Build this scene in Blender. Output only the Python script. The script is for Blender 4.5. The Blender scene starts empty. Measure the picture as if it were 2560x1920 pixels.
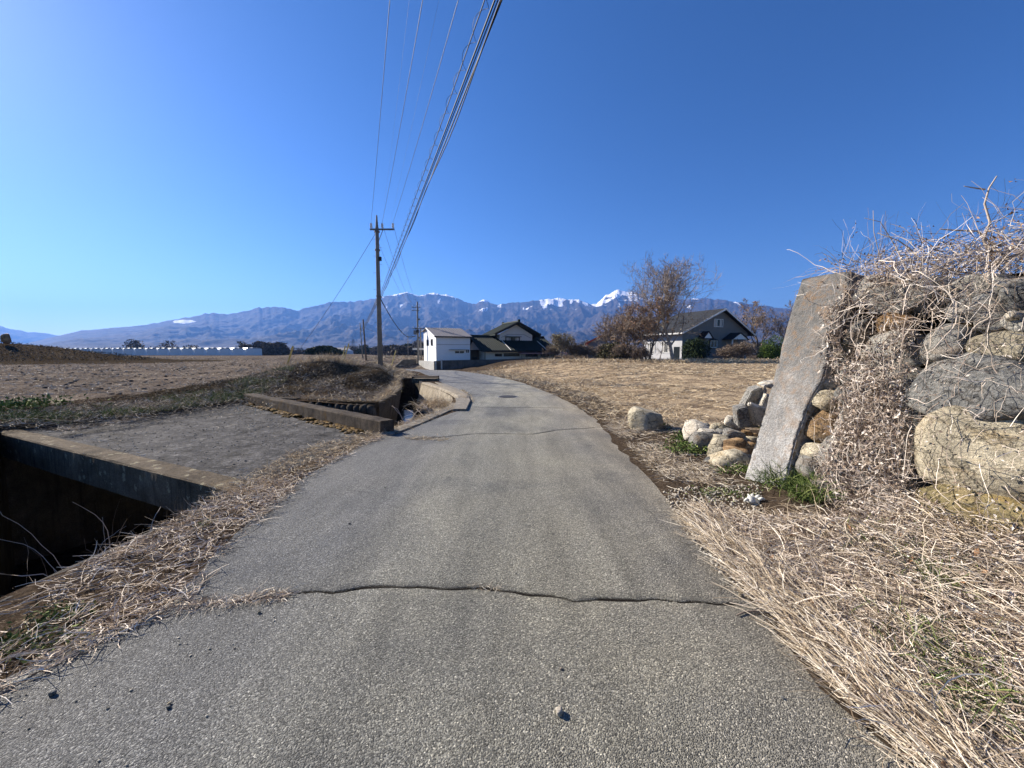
import bpy, bmesh, math, random
import numpy as np
from mathutils import Vector, Matrix, geometry
R = math.radians
random.seed(7); rng = np.random.default_rng(7)
scene = bpy.context.scene
COL = scene.collection

# ------------------------------------------------------------------ camera, sky, sun, exposure
CAMZ, PITCH, FPX = 1.5, R(4.8), 385.0
cd = bpy.data.cameras.new('camera'); cam = bpy.data.objects.new('camera', cd); COL.objects.link(cam)
cam.location = (0, 0, CAMZ); cam.rotation_euler = (R(90) - PITCH, 0, 0)
cd.sensor_width = 36; cd.lens = 36 * FPX / 1024; cd.clip_start = .05; cd.clip_end = 60000
scene.camera = cam
SUN_AZ = R(27)      # how far ahead of straight left the sun stands
SUN_EL = R(31)
sdir = Vector((-math.cos(SUN_AZ) * math.cos(SUN_EL), math.sin(SUN_AZ) * math.cos(SUN_EL), math.sin(SUN_EL)))
w = bpy.data.worlds.new('World'); scene.world = w; w.use_nodes = True
nt = w.node_tree; nt.nodes.clear()
sky = nt.nodes.new('ShaderNodeTexSky'); sky.sky_type = 'NISHITA'; sky.sun_disc = False
sky.sun_elevation = SUN_EL; sky.sun_rotation = math.atan2(sdir.x, sdir.y)
sky.altitude = 900; sky.air_density = 1.0; sky.dust_density = .45; sky.ozone_density = 4.0
hsv = nt.nodes.new('ShaderNodeHueSaturation'); hsv.inputs['Saturation'].default_value = 1.17; hsv.inputs['Hue'].default_value = .506
bg = nt.nodes.new('ShaderNodeBackground'); bg.inputs[1].default_value = .058
out = nt.nodes.new('ShaderNodeOutputWorld')
def vmul(a, k):
    v = nt.nodes.new('ShaderNodeVectorMath'); v.operation = 'SCALE'; v.inputs['Scale'].default_value = k; nt.links.new(a, v.inputs[0]); return v.outputs[0]
gm = nt.nodes.new('ShaderNodeGamma'); gm.inputs[1].default_value = 1.24; nt.links.new(vmul(sky.outputs[0], 1 / 6), gm.inputs[0])
nt.links.new(vmul(gm.outputs[0], 6), hsv.inputs['Color']); nt.links.new(hsv.outputs[0], bg.inputs[0]); nt.links.new(bg.outputs[0], out.inputs[0])
sl = bpy.data.lights.new('sun', 'SUN'); sl.energy = 5.0; sl.angle = R(.53); sl.color = (1, .915, .80)
so = bpy.data.objects.new('sun', sl); COL.objects.link(so); so.location = (-30, 20, 40)
so.rotation_euler = sdir.to_track_quat('Z', 'Y').to_euler()
vs = scene.view_settings; vs.view_transform = 'Standard'; vs.look = 'None'; vs.gamma = 1; vs.exposure = 1.27; vs.use_curve_mapping = False
scene.render.engine = 'CYCLES'

# ------------------------------------------------------------------ helpers
KX = .4629
def ray(dx, dy):
    X = (dx * KX - 512) / FPX; Y = (384 - dy * KX) / FPX
    return Vector((X, math.cos(PITCH) + Y * math.sin(PITCH), Y * math.cos(PITCH) - math.sin(PITCH)))
def g(dx, dy, z=0.0):
    r = ray(dx, dy); t = (z - CAMZ) / r.z
    return Vector((r.x * t, r.y * t, z))
def at(dx, dy, Y):
    r = ray(dx, dy); t = Y / r.y
    return Vector((r.x * t, Y, CAMZ + r.z * t))
def xat(dx, Y):
    return at(dx, 760, Y).x

def hash2(ix, iy, s=0):
    h = (ix.astype(np.int64) * 374761393 + iy.astype(np.int64) * 668265263 + s * 974634777) & 0xffffffff
    h = ((h ^ (h >> 13)) * 1274126177) & 0xffffffff
    return ((h ^ (h >> 16)) & 0xffffff) / float(0xffffff)
def vn(x, y, s=0):
    x = np.asarray(x, float); y = np.asarray(y, float)
    ix = np.floor(x); iy = np.floor(y); fx = x - ix; fy = y - iy
    fx = fx * fx * (3 - 2 * fx); fy = fy * fy * (3 - 2 * fy)
    a = hash2(ix, iy, s); b = hash2(ix + 1, iy, s); c = hash2(ix, iy + 1, s); d = hash2(ix + 1, iy + 1, s)
    return (a * (1 - fx) + b * fx) * (1 - fy) + (c * (1 - fx) + d * fx) * fy
def fbm(x, y, o=4, s=0):
    r = 0; a = .5; 
    for k in range(o):
        r = r + a * (vn(x, y, s + k) - .5) * 2; x = x * 2.03 + 5.1; y = y * 2.03 + 1.7; a *= .5
    return r
def n3(p, s=0):        # cheap 3-D value noise from three 2-D slices
    return (fbm(p[:, 0] + 3.1, p[:, 1] + p[:, 2] * .7, 3, s) + fbm(p[:, 1] + 9.2, p[:, 2] - p[:, 0] * .6, 3, s + 11) + fbm(p[:, 2] + 1.2, p[:, 0] + p[:, 1] * .5, 3, s + 23)) / 1.8
def sstep(t):
    t = np.clip(t, 0, 1); return t * t * (3 - 2 * t)

WL = {}
def tag(o, label=None, cat=None, group=None, kind=None):
    if label: o['label'] = label
    if cat: o['category'] = cat
    if group: o['group'] = group
    if kind: o['kind'] = kind
    return o
def thing(name, label, cat, loc, group=None):
    o = bpy.data.objects.new(name, None); COL.objects.link(o); o.location = loc; WL[o.name] = Vector(loc)
    o.empty_display_size = .2
    return tag(o, label, cat, group)
def fast_mesh(name, V, F, m, parent=None, origin=None, smooth=False, mats=None, matidx=None):
    V = np.asarray(V, np.float32).reshape(-1, 3); F = np.asarray(F, np.int32)
    off = Vector((0, 0, 0))
    if parent is not None: off = WL[parent.name]
    elif origin is not None: off = Vector(origin)
    me = bpy.data.meshes.new(name)
    me.vertices.add(len(V)); me.vertices.foreach_set('co', (V - np.array(off, np.float32)).ravel())
    k = F.shape[1]
    me.loops.add(F.size); me.loops.foreach_set('vertex_index', F.ravel())
    me.polygons.add(len(F)); me.polygons.foreach_set('loop_start', np.arange(0, F.size, k, dtype=np.int32))
    if smooth: me.polygons.foreach_set('use_smooth', np.ones(len(F), bool))
    me.update(calc_edges=True); me.validate()
    o = bpy.data.objects.new(name, me); COL.objects.link(o); o.data.materials.append(m)
    if parent is not None: o.parent = parent; WL[o.name] = WL[parent.name].copy()
    else:
        o.location = off; WL[o.name] = off.copy()
    return o
class MB:
    def __init__(s): s.v = []; s.f = []
    def add(s, vs_, fs): n = len(s.v); s.v += [Vector(p) for p in vs_]; s.f += [tuple(i + n for i in f) for f in fs]; return s
    def frame(s, o, e1, e2, a0, a1, b0, b1, z0, z1):
        """box in a frame: o + e1*a + e2*b + z"""
        e3 = Vector((0, 0, 1)); P = [o + e1 * a + e2 * b + e3 * z for z in (z0, z1) for b in (b0, b1) for a in (a0, a1)]
        return s.add(P, [(0, 2, 3, 1), (4, 5, 7, 6), (0, 1, 5, 4), (2, 6, 7, 3), (0, 4, 6, 2), (1, 3, 7, 5)])
    def box(s, c, sz, rz=0):
        c = Vector(c); e1 = Vector((math.cos(rz), math.sin(rz), 0)); e2 = Vector((-math.sin(rz), math.cos(rz), 0))
        return s.frame(c, e1, e2, -sz[0] / 2, sz[0] / 2, -sz[1] / 2, sz[1] / 2, -sz[2] / 2, sz[2] / 2)
    def prism(s, poly, vec):
        n = len(poly); vec = Vector(vec); P = [Vector(p) for p in poly]
        return s.add(P + [p + vec for p in P], [tuple(range(n))[::-1], tuple(range(n, 2 * n))] + [(i, (i + 1) % n, n + (i + 1) % n, n + i) for i in range(n)])
    def tube(s, pts, rad, sides=6, cap=True):
        pts = [Vector(p) for p in pts]; n = len(pts)
        if not hasattr(rad, '__len__'): rad = [rad] * n
        ref = None; rings = []
        for i, p in enumerate(pts):
            d = (pts[min(i + 1, n - 1)] - pts[max(i - 1, 0)]).normalized()
            if ref is None: ref = d.orthogonal().normalized()
            ref = (ref - d * ref.dot(d)); ref = ref.normalized() if ref.length > 1e-6 else d.orthogonal().normalized()
            b = d.cross(ref); rings.append([p + (ref * math.cos(2 * math.pi * k / sides) + b * math.sin(2 * math.pi * k / sides)) * rad[i] for k in range(sides)])
        base = len(s.v)
        for r_ in rings: s.v += r_
        for i in range(n - 1):
            for k in range(sides):
                a = base + i * sides + k; b = base + i * sides + (k + 1) % sides
                s.f.append((a, b, b + sides, a + sides))
        if cap:
            s.f.append(tuple(base + k for k in range(sides))[::-1]); s.f.append(tuple(base + (n - 1) * sides + k for k in range(sides)))
        return s
    def build(s, name, m, parent=None, smooth=False, origin='auto', bevel=0, kind=None):
        off = Vector((0, 0, 0))
        if parent is not None: off = WL[parent.name]
        elif origin == 'auto':
            off = sum(s.v, Vector()) / len(s.v); off.z = min(p.z for p in s.v)
        elif origin is not None: off = Vector(origin)
        me = bpy.data.meshes.new(name); me.from_pydata([p - off for p in s.v], [], s.f)
        bm = bmesh.new(); bm.from_mesh(me); bmesh.ops.recalc_face_normals(bm, faces=bm.faces)
        if bevel: bmesh.ops.bevel(bm, geom=bm.edges[:], offset=bevel, segments=2, affect='EDGES', clamp_overlap=True)
        bm.to_mesh(me); bm.free()
        if smooth: me.polygons.foreach_set('use_smooth', np.ones(len(me.polygons), bool))
        me.update(); o = bpy.data.objects.new(name, me); COL.objects.link(o); me.materials.append(m)
        if parent is not None: o.parent = parent
        else: o.location = off
        WL[o.name] = off.copy()
        if kind: o['kind'] = kind
        return o

# ------------------------------------------------------------------ materials
def newmat(name, rough=.9):
    m = bpy.data.materials.new(name); m.use_nodes = True; nt = m.node_tree
    b = nt.nodes['Principled BSDF']; b.inputs['Roughness'].default_value = rough; b.inputs['Specular IOR Level'].default_value = .25
    return m, nt, b
def nd(nt, t, ins=None, **kw):
    n = nt.nodes.new(t)
    for k, v in kw.items(): setattr(n, k, v)
    for k, v in (ins or {}).items():
        if hasattr(v, 'is_output'): nt.links.new(v, n.inputs[k])
        else: n.inputs[k].default_value = v
    return n
def ramp(nt, fac, stops, mode='LINEAR'):
    r = nt.nodes.new('ShaderNodeValToRGB'); r.color_ramp.interpolation = mode; el = r.color_ramp.elements
    while len(el) < len(stops): el.new(.5)
    for e, (p, c) in zip(el, stops):
        e.position = p; e.color = (*c, 1) if len(c) == 3 else c
    nt.links.new(fac, r.inputs[0]); return r.outputs[0]
def gr(v): return (v, v, v)
def mix(nt, fac, a, b, mode='MIX'):
    n = nt.nodes.new('ShaderNodeMix'); n.data_type = 'RGBA'; n.blend_type = mode
    for sock, v in ((n.inputs[0], fac), (n.inputs[6], a), (n.inputs[7], b)):
        if hasattr(v, 'is_output'): nt.links.new(v, sock)
        else: sock.default_value = (*v, 1) if isinstance(v, tuple) and len(v) == 3 else v
    return n.outputs[2]
def noise(nt, co, scale, det=4, rough=.6, dist=0):
    return nd(nt, 'ShaderNodeTexNoise', {'Vector': co, 'Scale': scale, 'Detail': det, 'Roughness': rough, 'Distortion': dist}).outputs[0]
def coord(nt, which='Object'): return nd(nt, 'ShaderNodeTexCoord').outputs[which]
def bump(nt, b, h, strength=.5, dist=.02, prev=None):
    n = nd(nt, 'ShaderNodeBump', {'Height': h, 'Strength': strength, 'Distance': dist})
    if prev: nt.links.new(prev, n.inputs['Normal'])
    if b: nt.links.new(n.outputs[0], b.inputs['Normal'])
    return n.outputs[0]
def scaled(nt, co, s):
    return nd(nt, 'ShaderNodeMapping', {'Vector': co, 'Scale': s}).outputs[0]
def flat(name, col, rough=.8, var=.25, scale=3, metal=0, bmp=0):
    m, nt, b = newmat(name, rough); co = coord(nt)
    n = noise(nt, co, scale, 5, .65)
    c = ramp(nt, n, [(.25, tuple(x * (1 - var) for x in col)), (.75, tuple(min(1, x * (1 + var)) for x in col))])
    nt.links.new(c, b.inputs['Base Color']); b.inputs['Metallic'].default_value = metal
    if bmp: bump(nt, b, noise(nt, co, scale * 8, 4), .5, bmp)
    return m
def straw_mat(name, stops, rough=.75):
    m, nt, b = newmat(name, rough)
    rnd = nd(nt, 'ShaderNodeNewGeometry').outputs['Random Per Island']
    c = ramp(nt, rnd, stops); nt.links.new(c, b.inputs['Base Color']); b.inputs['Specular IOR Level'].default_value = .1; return m

# asphalt
def asphalt():
    m, nt, b = newmat('asphalt', .72); co = coord(nt)
    cooz = scaled(nt, co, (1, 1, 1))
    v = nd(nt, 'ShaderNodeTexVoronoi', {'Vector': cooz, 'Scale': 165.0, 'Randomness': 1.0})
    v2 = nd(nt, 'ShaderNodeTexVoronoi', {'Vector': cooz, 'Scale': 210.0})
    cell = nd(nt, 'ShaderNodeSeparateColor', {'Color': v.outputs['Color']}).outputs[0]
    agg = ramp(nt, cell, [(0, (.12, .119, .115)), (.4, (.215, .213, .205)), (.8, (.31, .307, .29)), (.95, (.42, .41, .385)), (.985, (.62, .60, .56))])
    fine = ramp(nt, nd(nt, 'ShaderNodeSeparateColor', {'Color': v2.outputs['Color']}).outputs[1], [(0, gr(.6)), (1, gr(1.3))])
    c = mix(nt, .7, agg, fine, 'MULTIPLY')
    big = noise(nt, co, .55, 5, .6, .4)
    tint = ramp(nt, big, [(.3, (.62, .63, .65)), (.47, (1.04, 1.02, .95)), (.7, (1.32, 1.27, 1.12))])
    c = mix(nt, 1.0, c, tint, 'MULTIPLY')
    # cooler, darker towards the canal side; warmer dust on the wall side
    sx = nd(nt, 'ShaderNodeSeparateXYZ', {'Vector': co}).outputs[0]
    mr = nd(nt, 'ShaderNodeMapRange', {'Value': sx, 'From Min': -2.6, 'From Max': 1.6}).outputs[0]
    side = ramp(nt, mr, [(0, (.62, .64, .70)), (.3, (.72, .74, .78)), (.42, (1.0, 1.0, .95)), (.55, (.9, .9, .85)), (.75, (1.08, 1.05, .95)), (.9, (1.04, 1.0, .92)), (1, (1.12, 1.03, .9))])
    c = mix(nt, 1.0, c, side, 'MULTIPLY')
    st = noise(nt, scaled(nt, co, (2.2, .35, 1)), 1.6, 5, .65)
    c = mix(nt, 1.0, c, ramp(nt, st, [(.35, gr(.78)), (.6, gr(1.08))]), 'MULTIPLY')
    dco = nd(nt, 'ShaderNodeVectorMath', {0: co, 1: nd(nt, 'ShaderNodeVectorMath', {0: nd(nt, 'ShaderNodeTexNoise', {'Vector': co, 'Scale': 3.5, 'Detail': 5.0, 'Roughness': .7}).outputs[1], 1: (.35, .35, .35)}, operation='MULTIPLY').outputs[0]}, operation='ADD').outputs[0]
    ve = nd(nt, 'ShaderNodeTexVoronoi', {'Vector': dco, 'Scale': 1.5}, feature='DISTANCE_TO_EDGE').outputs[0]
    pm = ramp(nt, noise(nt, co, .9, 4, .6), [(.53, gr(0)), (.62, gr(1))])
    line = nd(nt, 'ShaderNodeMath', {0: ramp(nt, ve, [(0, gr(1)), (.012, gr(0))]), 1: pm}, operation='MULTIPLY').outputs[0]
    c = mix(nt, nd(nt, 'ShaderNodeMath', {0: line, 1: .75}, operation='MULTIPLY').outputs[0], c, (.035, .033, .03))
    dirt = nd(nt, 'ShaderNodeAttribute', attribute_name='dirt').outputs['Fac']
    c = mix(nt, ramp(nt, dirt, [(0, gr(0)), (.25, gr(1))]), c, (.02, .015, .011))
    nt.links.new(c, b.inputs['Base Color'])
    h = ramp(nt, v.outputs['Distance'], [(0, gr(1)), (.75, gr(0))])
    n1 = bump(nt, None, h, 1.0, .012)
    n2 = bump(nt, None, noise(nt, co, 160, 3, .7), .8, .005, n1)
    bump(nt, b, noise(nt, co, 22, 3), .25, .01, n2)
    return m
M = {}
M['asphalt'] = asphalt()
def soil(name, c0, c1, c2, sc=14, bd=.06, straw=0., strawcol=(.42, .33, .2)):
    m, nt, b = newmat(name, .95); co = coord(nt)
    n = noise(nt, co, sc, 8, .7, .3); L = noise(nt, co, .35, 4)
    c = ramp(nt, n, [(.3, c0), (.52, c1), (.72, c2)])
    c = mix(nt, 1.0, c, ramp(nt, L, [(.3, gr(.75)), (.7, gr(1.2))]), 'MULTIPLY')
    if straw:
        wv = noise(nt, scaled(nt, co, (5, 16, 8)), 3.0, 6, .8, 1.2); w2 = noise(nt, co, .8, 4, .7)
        mask = ramp(nt, nd(nt, 'ShaderNodeMath', {0: wv, 1: nd(nt, 'ShaderNodeMath', {0: w2, 1: .55}, operation='MULTIPLY').outputs[0]}, operation='ADD').outputs[0],
                    [(.80 - straw * .2, gr(0)), (.88 - straw * .2, gr(1))])
        c = mix(nt, mask, c, strawcol)
    b.inputs['Specular IOR Level'].default_value = 0
    nt.links.new(c, b.inputs['Base Color'])
    n1 = bump(nt, None, n, .9, bd); bump(nt, b, noise(nt, co, sc * 4, 5, .75), .6, bd * .3, n1)
    return m
M['soil'] = soil('verge_soil', (.035, .025, .018), (.075, .055, .038), (.15, .115, .08), 18, .05, -.6, (.40, .31, .21))
M['soil_left'] = soil('field_soil', (.052, .041, .034), (.125, .102, .083), (.23, .19, .15), 9, .06, -.15, (.34, .28, .21))
M['soil_right'] = soil('stubble_soil', (.085, .06, .04), (.16, .118, .08), (.28, .21, .14), 9, .05, .22, (.52, .40, .255))
M['bank'] = soil('bank_soil', (.022, .017, .011), (.062, .047, .031), (.135, .105, .068), 9, .12, -1.1, (.25, .2, .12))

def concrete(name, base, dark, lichen=0., sc=2.5, streak=.5, warm=(.30, .20, .10), rust=.3):
    m, nt, b = newmat(name, .9); co = coord(nt)
    n = noise(nt, co, sc, 8, .68); f = noise(nt, co, 55, 4, .7)
    c = ramp(nt, n, [(.3, dark), (.5, tuple((a + b_) / 2 for a, b_ in zip(base, dark))), (.68, base)])
    c = mix(nt, 1.0, c, ramp(nt, f, [(.32, gr(.55)), (.5, gr(.95)), (.65, gr(1.25))]), 'MULTIPLY')
    s = noise(nt, scaled(nt, co, (7, 7, .6)), 2.0, 5, .7)
    c = mix(nt, nd(nt, 'ShaderNodeMath', {0: ramp(nt, s, [(.5, gr(0)), (.68, gr(1))]), 1: streak}, operation='MULTIPLY').outputs[0], c, tuple(x * .45 for x in dark))
    rz = noise(nt, co, 3.1, 6, .7, .5)
    c = mix(nt, nd(nt, 'ShaderNodeMath', {0: ramp(nt, rz, [(.56, gr(0)), (.66, gr(1))]), 1: rust}, operation='MULTIPLY').outputs[0], c, warm)
    if lichen:
        v = nd(nt, 'ShaderNodeTexVoronoi', {'Vector': co, 'Scale': 8.0}); cellr = nd(nt, 'ShaderNodeSeparateColor', {'Color': v.outputs['Color']}).outputs[0]
        blob = nd(nt, 'ShaderNodeMath', {0: nd(nt, 'ShaderNodeMath', {0: v.outputs['Distance'], 1: noise(nt, co, 30, 2)}, operation='ADD').outputs[0], 1: .78}, operation='LESS_THAN').outputs[0]
        sel = nd(nt, 'ShaderNodeMath', {0: cellr, 1: 1 - lichen}, operation='GREATER_THAN').outputs[0]
        c = mix(nt, nd(nt, 'ShaderNodeMath', {0: nd(nt, 'ShaderNodeMath', {0: blob, 1: sel}, operation='MULTIPLY').outputs[0], 1: .7}, operation='MULTIPLY').outputs[0], c, (.34, .30, .20))
    b.inputs['Specular IOR Level'].default_value = .06
    nt.links.new(c, b.inputs['Base Color'])
    n1 = bump(nt, None, f, .9, .02); bump(nt, b, n, .5, .04, n1)
    return m
M['conc_pillar'] = concrete('pillar_concrete', (.50, .485, .455), (.24, .232, .218), 0, 3.0, .35, (.30, .20, .12), .55)
_n = M['conc_pillar'].node_tree; _b = _n.nodes['Principled BSDF']; _src = _b.inputs['Base Color'].links[0].from_socket; _co = coord(_n)
_z = nd(_n, 'ShaderNodeSeparateXYZ', {'Vector': _co}).outputs[2]; _q = noise(_n, _co, 2.6, 7, .75)
_w = nd(_n, 'ShaderNodeMath', {0: _z, 1: nd(_n, 'ShaderNodeMath', {0: _q, 1: 2.4}, operation='MULTIPLY').outputs[0]}, operation='ADD').outputs[0]
_m = ramp(_n, nd(_n, 'ShaderNodeMath', {0: _w, 1: .25}, operation='MULTIPLY').outputs[0], [(.42, gr(0)), (.80, gr(1))])
_g = ramp(_n, noise(_n, _co, 11, 7, .8), [(.3, (.06, .057, .05)), (.5, (.15, .145, .135)), (.62, (.20, .13, .075)), (.75, (.32, .31, .28))])
_n.links.new(mix(_n, nd(_n, 'ShaderNodeMath', {0: _m, 1: .9}, operation='MULTIPLY').outputs[0], _src, _g), _b.inputs['Base Color'])
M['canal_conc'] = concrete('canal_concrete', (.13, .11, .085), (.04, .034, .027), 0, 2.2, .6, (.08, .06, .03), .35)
M['conc_dark'] = concrete('slab_concrete', (.22, .175, .12), (.065, .051, .036), .32, 2.2, .6, (.12, .08, .035), .35)
M['conc_deck'] = concrete('deck_concrete', (.16, .152, .142), (.024, .023, .023), 0, 2.6, .2, (.055, .05, .04), .5)
_n = M['conc_deck'].node_tree; _b = _n.nodes['Principled BSDF']; _src = _b.inputs['Base Color'].links[0].from_socket; _co = coord(_n)
_n.links.new(mix(_n, 1.0, _src, ramp(_n, noise(_n, _co, 13, 8, .8), [(.36, gr(.45)), (.5, gr(.95)), (.6, gr(1.6)), (.7, gr(2.2))]), 'MULTIPLY'), _b.inputs['Base Color'])
M['conc_edge'] = concrete('edge_concrete', (.20, .18, .15), (.07, .06, .045), 0, 7, .6, (.06, .045, .03), .8)
M['conc_beam'] = concrete('beam_concrete', (.13, .105, .08), (.04, .033, .027), 0, 4, .5, (.15, .09, .03), .5)
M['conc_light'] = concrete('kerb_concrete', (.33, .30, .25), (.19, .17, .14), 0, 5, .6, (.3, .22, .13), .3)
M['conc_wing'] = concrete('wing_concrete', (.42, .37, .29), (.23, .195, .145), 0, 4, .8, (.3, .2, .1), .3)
M['conc_pole'] = concrete('pole_concrete', (.30, .285, .26), (.19, .18, .165), 0, 3, .3, (.2, .15, .1), .1)
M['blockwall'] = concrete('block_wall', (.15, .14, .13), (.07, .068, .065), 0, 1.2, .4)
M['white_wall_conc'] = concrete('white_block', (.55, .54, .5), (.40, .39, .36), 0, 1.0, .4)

def rockmat(name, stops, sc=3.0, warm=.35, warmcol=(.26, .15, .06), bd=.05):
    m, nt, b = newmat(name, .88); co = coord(nt)
    rnd = nd(nt, 'ShaderNodeObjectInfo').outputs['Random']
    co2 = nd(nt, 'ShaderNodeVectorMath', {0: co, 1: nd(nt, 'ShaderNodeCombineXYZ', {'X': nd(nt, 'ShaderNodeMath', {0: rnd, 1: 57.0}, operation='MULTIPLY').outputs[0]}).outputs[0]}, operation='ADD').outputs[0]
    n = noise(nt, co2, sc, 9, .7, .6); f = noise(nt, co2, 60, 5, .8)
    c = ramp(nt, n, stops)
    c = mix(nt, 1.0, c, ramp(nt, f, [(.32, gr(.5)), (.5, gr(.95)), (.65, gr(1.4))]), 'MULTIPLY')
    crk = nd(nt, 'ShaderNodeTexVoronoi', {'Vector': nd(nt, 'ShaderNodeVectorMath', {0: co2, 1: nd(nt, 'ShaderNodeTexNoise', {'Vector': co2, 'Scale': 4.0, 'Detail': 4.0}).outputs[1]}, operation='ADD').outputs[0], 'Scale': 2.6}, feature='DISTANCE_TO_EDGE').outputs[0]
    c = mix(nt, 1.0, c, ramp(nt, crk, [(0, gr(.45)), (.03, gr(1))]), 'MULTIPLY')
    st = noise(nt, scaled(nt, co2, (1, 1, 3.5)), 2.2, 5, .65, .8)
    c = mix(nt, nd(nt, 'ShaderNodeMath', {0: ramp(nt, st, [(.52, gr(0)), (.66, gr(1))]), 1: warm}, operation='MULTIPLY').outputs[0], c, warmcol)
    lv = noise(nt, co2, 26, 3, .5)
    c = mix(nt, nd(nt, 'ShaderNodeMath', {0: ramp(nt, lv, [(.68, gr(0)), (.72, gr(1))]), 1: .55}, operation='MULTIPLY').outputs[0], c, (.42, .41, .37))
    c = mix(nt, 1.0, c, ramp(nt, rnd, [(0, gr(.78)), (1, gr(1.2))]), 'MULTIPLY'); c = mix(nt, 1.0, c, (1.32, 1.27, 1.15), 'MULTIPLY')
    nt.links.new(c, b.inputs['Base Color'])
    strat = noise(nt, scaled(nt, co2, (1.3, 1.3, 7)), 3, 6, .7, .6)
    n0 = bump(nt, None, strat, .9, bd * 1.3, bump(nt, None, ramp(nt, crk, [(0, gr(0)), (.05, gr(1))]), .8, .03)); n1 = bump(nt, None, n, .7, bd, n0); bump(nt, b, f, .7, .012, n1)
    return m
M['rock_grey'] = rockmat('grey_rock', [(.3, (.11, .11, .115)), (.5, (.20, .20, .195)), (.7, (.32, .31, .29))])
M['rock_dark'] = rockmat('dark_rock', [(.3, (.075, .078, .085)), (.5, (.14, .145, .15)), (.7, (.23, .23, .225))], warm=.12)
M['rock_tan'] = rockmat('tan_rock', [(.3, (.20, .18, .14)), (.5, (.34, .31, .245)), (.7, (.48, .44, .35))], warm=.4, warmcol=(.33, .24, .12))
M['rock_brown'] = rockmat('brown_rock', [(.3, (.13, .085, .05)), (.5, (.27, .18, .10)), (.7, (.40, .30, .19))], warm=.5, warmcol=(.38, .2, .07))
M['rock_moss'] = rockmat('olive_rock', [(.3, (.12, .105, .06)), (.5, (.22, .185, .10)), (.7, (.36, .29, .17))], warm=.5, warmcol=(.38, .25, .07))
M['rock_light'] = rockmat('pale_rock', [(.3, (.33, .31, .27)), (.5, (.48, .45, .40)), (.7, (.60, .57, .52))], warm=.15)
M['straw'] = straw_mat('dry_straw', [(0, (.12, .08, .05)), (.25, (.30, .235, .155)), (.55, (.49, .405, .295)), (.85, (.66, .575, .45)), (1, (.78, .71, .58))])
M['straw_pale'] = straw_mat('pale_straw', [(0, (.16, .115, .08)), (.25, (.40, .31, .22)), (.55, (.64, .53, .40)), (.85, (.80, .70, .56)), (1, (.88, .80, .68))])
M['straw_gold'] = straw_mat('field_straw', [(0, (.20, .145, .09)), (.3, (.42, .32, .20)), (.7, (.62, .50, .33)), (1, (.76, .65, .46))])
M['straw_grey'] = straw_mat('grey_stalk', [(0, (.20, .15, .12)), (.4, (.36, .29, .23)), (.8, (.54, .46, .38)), (1, (.68, .62, .54))])
M['scrub'] = straw_mat('dark_scrub', [(0, (.025, .018, .012)), (.5, (.07, .05, .03)), (.85, (.15, .115, .07)), (1, (.32, .25, .16))])
M['vine'] = straw_mat('dead_vine', [(0, (.14, .10, .075)), (.35, (.38, .30, .23)), (.7, (.60, .51, .42)), (1, (.80, .72, .62))])
M['dryleaf'] = straw_mat('dry_leaf', [(0, (.13, .09, .065)), (.4, (.34, .265, .205)), (.8, (.56, .48, .40)), (1, (.74, .68, .60))])
M['green'] = straw_mat('green_grass', [(0, (.035, .06, .015)), (.5, (.10, .145, .035)), (1, (.24, .27, .09))])
M['oakleaf'] = straw_mat('oak_leaf', [(0, (.13, .07, .04)), (.5, (.27, .155, .085)), (1, (.38, .24, .14))])
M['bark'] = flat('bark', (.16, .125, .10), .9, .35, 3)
M['bark_pale'] = flat('grey_bark', (.30, .26, .22), .9, .35, 3)  # paler bark for the tall grey tree and the pale shrub
M['twig'] = straw_mat('twig', [(0, (.14, .11, .085)), (.6, (.27, .21, .165)), (1, (.40, .33, .26))])
M['paleleaf'] = straw_mat('pale_foliage', [(0, (.12, .10, .055)), (.6, (.28, .25, .14)), (1, (.42, .38, .24))])
M['conifer'] = straw_mat('conifer_needles', [(0, (.012, .022, .012)), (.6, (.03, .05, .022)), (1, (.06, .08, .03))])
M['juniper'] = straw_mat('juniper_foliage', [(0, (.022, .045, .010)), (.6, (.055, .10, .02)), (1, (.12, .17, .04))])
M['olivefol'] = straw_mat('olive_foliage', [(0, (.03, .03, .016)), (.6, (.075, .07, .035)), (1, (.13, .11, .06))])
M['wood_far'] = straw_mat('far_wood', [(0, (.04, .038, .028)), (.5, (.11, .09, .07)), (1, (.20, .165, .13))])
M['moss'] = straw_mat('orange_moss', [(0, (.03, .018, .008)), (.5, (.10, .058, .016)), (1, (.22, .13, .03))])
M['white'] = flat('white_render', (.80, .80, .78), .8, .04, 1)
M['side_wall'] = flat('sunlit_siding', (.45, .45, .46), .8, .12, .8)  # sunlight on the grey house's left side, painted as a paler siding
M['white_panel'] = flat('white_siding', (.72, .73, .74), .7, .04, .6)
M['cream'] = flat('cream_render', (.60, .58, .53), .8, .06, 1)
M['grey_siding'] = flat('grey_siding', (.17, .17, .165), .8, .08, 1)
M['roof_green'] = flat('green_tile', (.012, .021, .016), .75, .2, 2)
M['roof_grey'] = flat('grey_metal_roof', (.20, .185, .18), .6, .1, 1)
M['roof_dark'] = flat('dark_shingle', (.026, .028, .031), .85, .2, 2)
M['red'] = flat('red_roof', (.55, .09, .04), .6, .15, 2)
M['pink'] = flat('awning_sheet', (.42, .22, .19), .7, .15, 1)
M['black'] = flat('black_metal', (.02, .02, .022), .5, .2, 4)
M['cable'] = flat('cable_sheath', (.012, .012, .015), .6, .2, 4)
M['wire'] = flat('bare_wire', (.05, .05, .06), .4, .2, 4)
M['porcelain'] = flat('porcelain', (.7, .7, .7), .3, .05, 4)
M['steel'] = flat('galvanised_steel', (.17, .17, .17), .5, .15, 6, .4)
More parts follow.
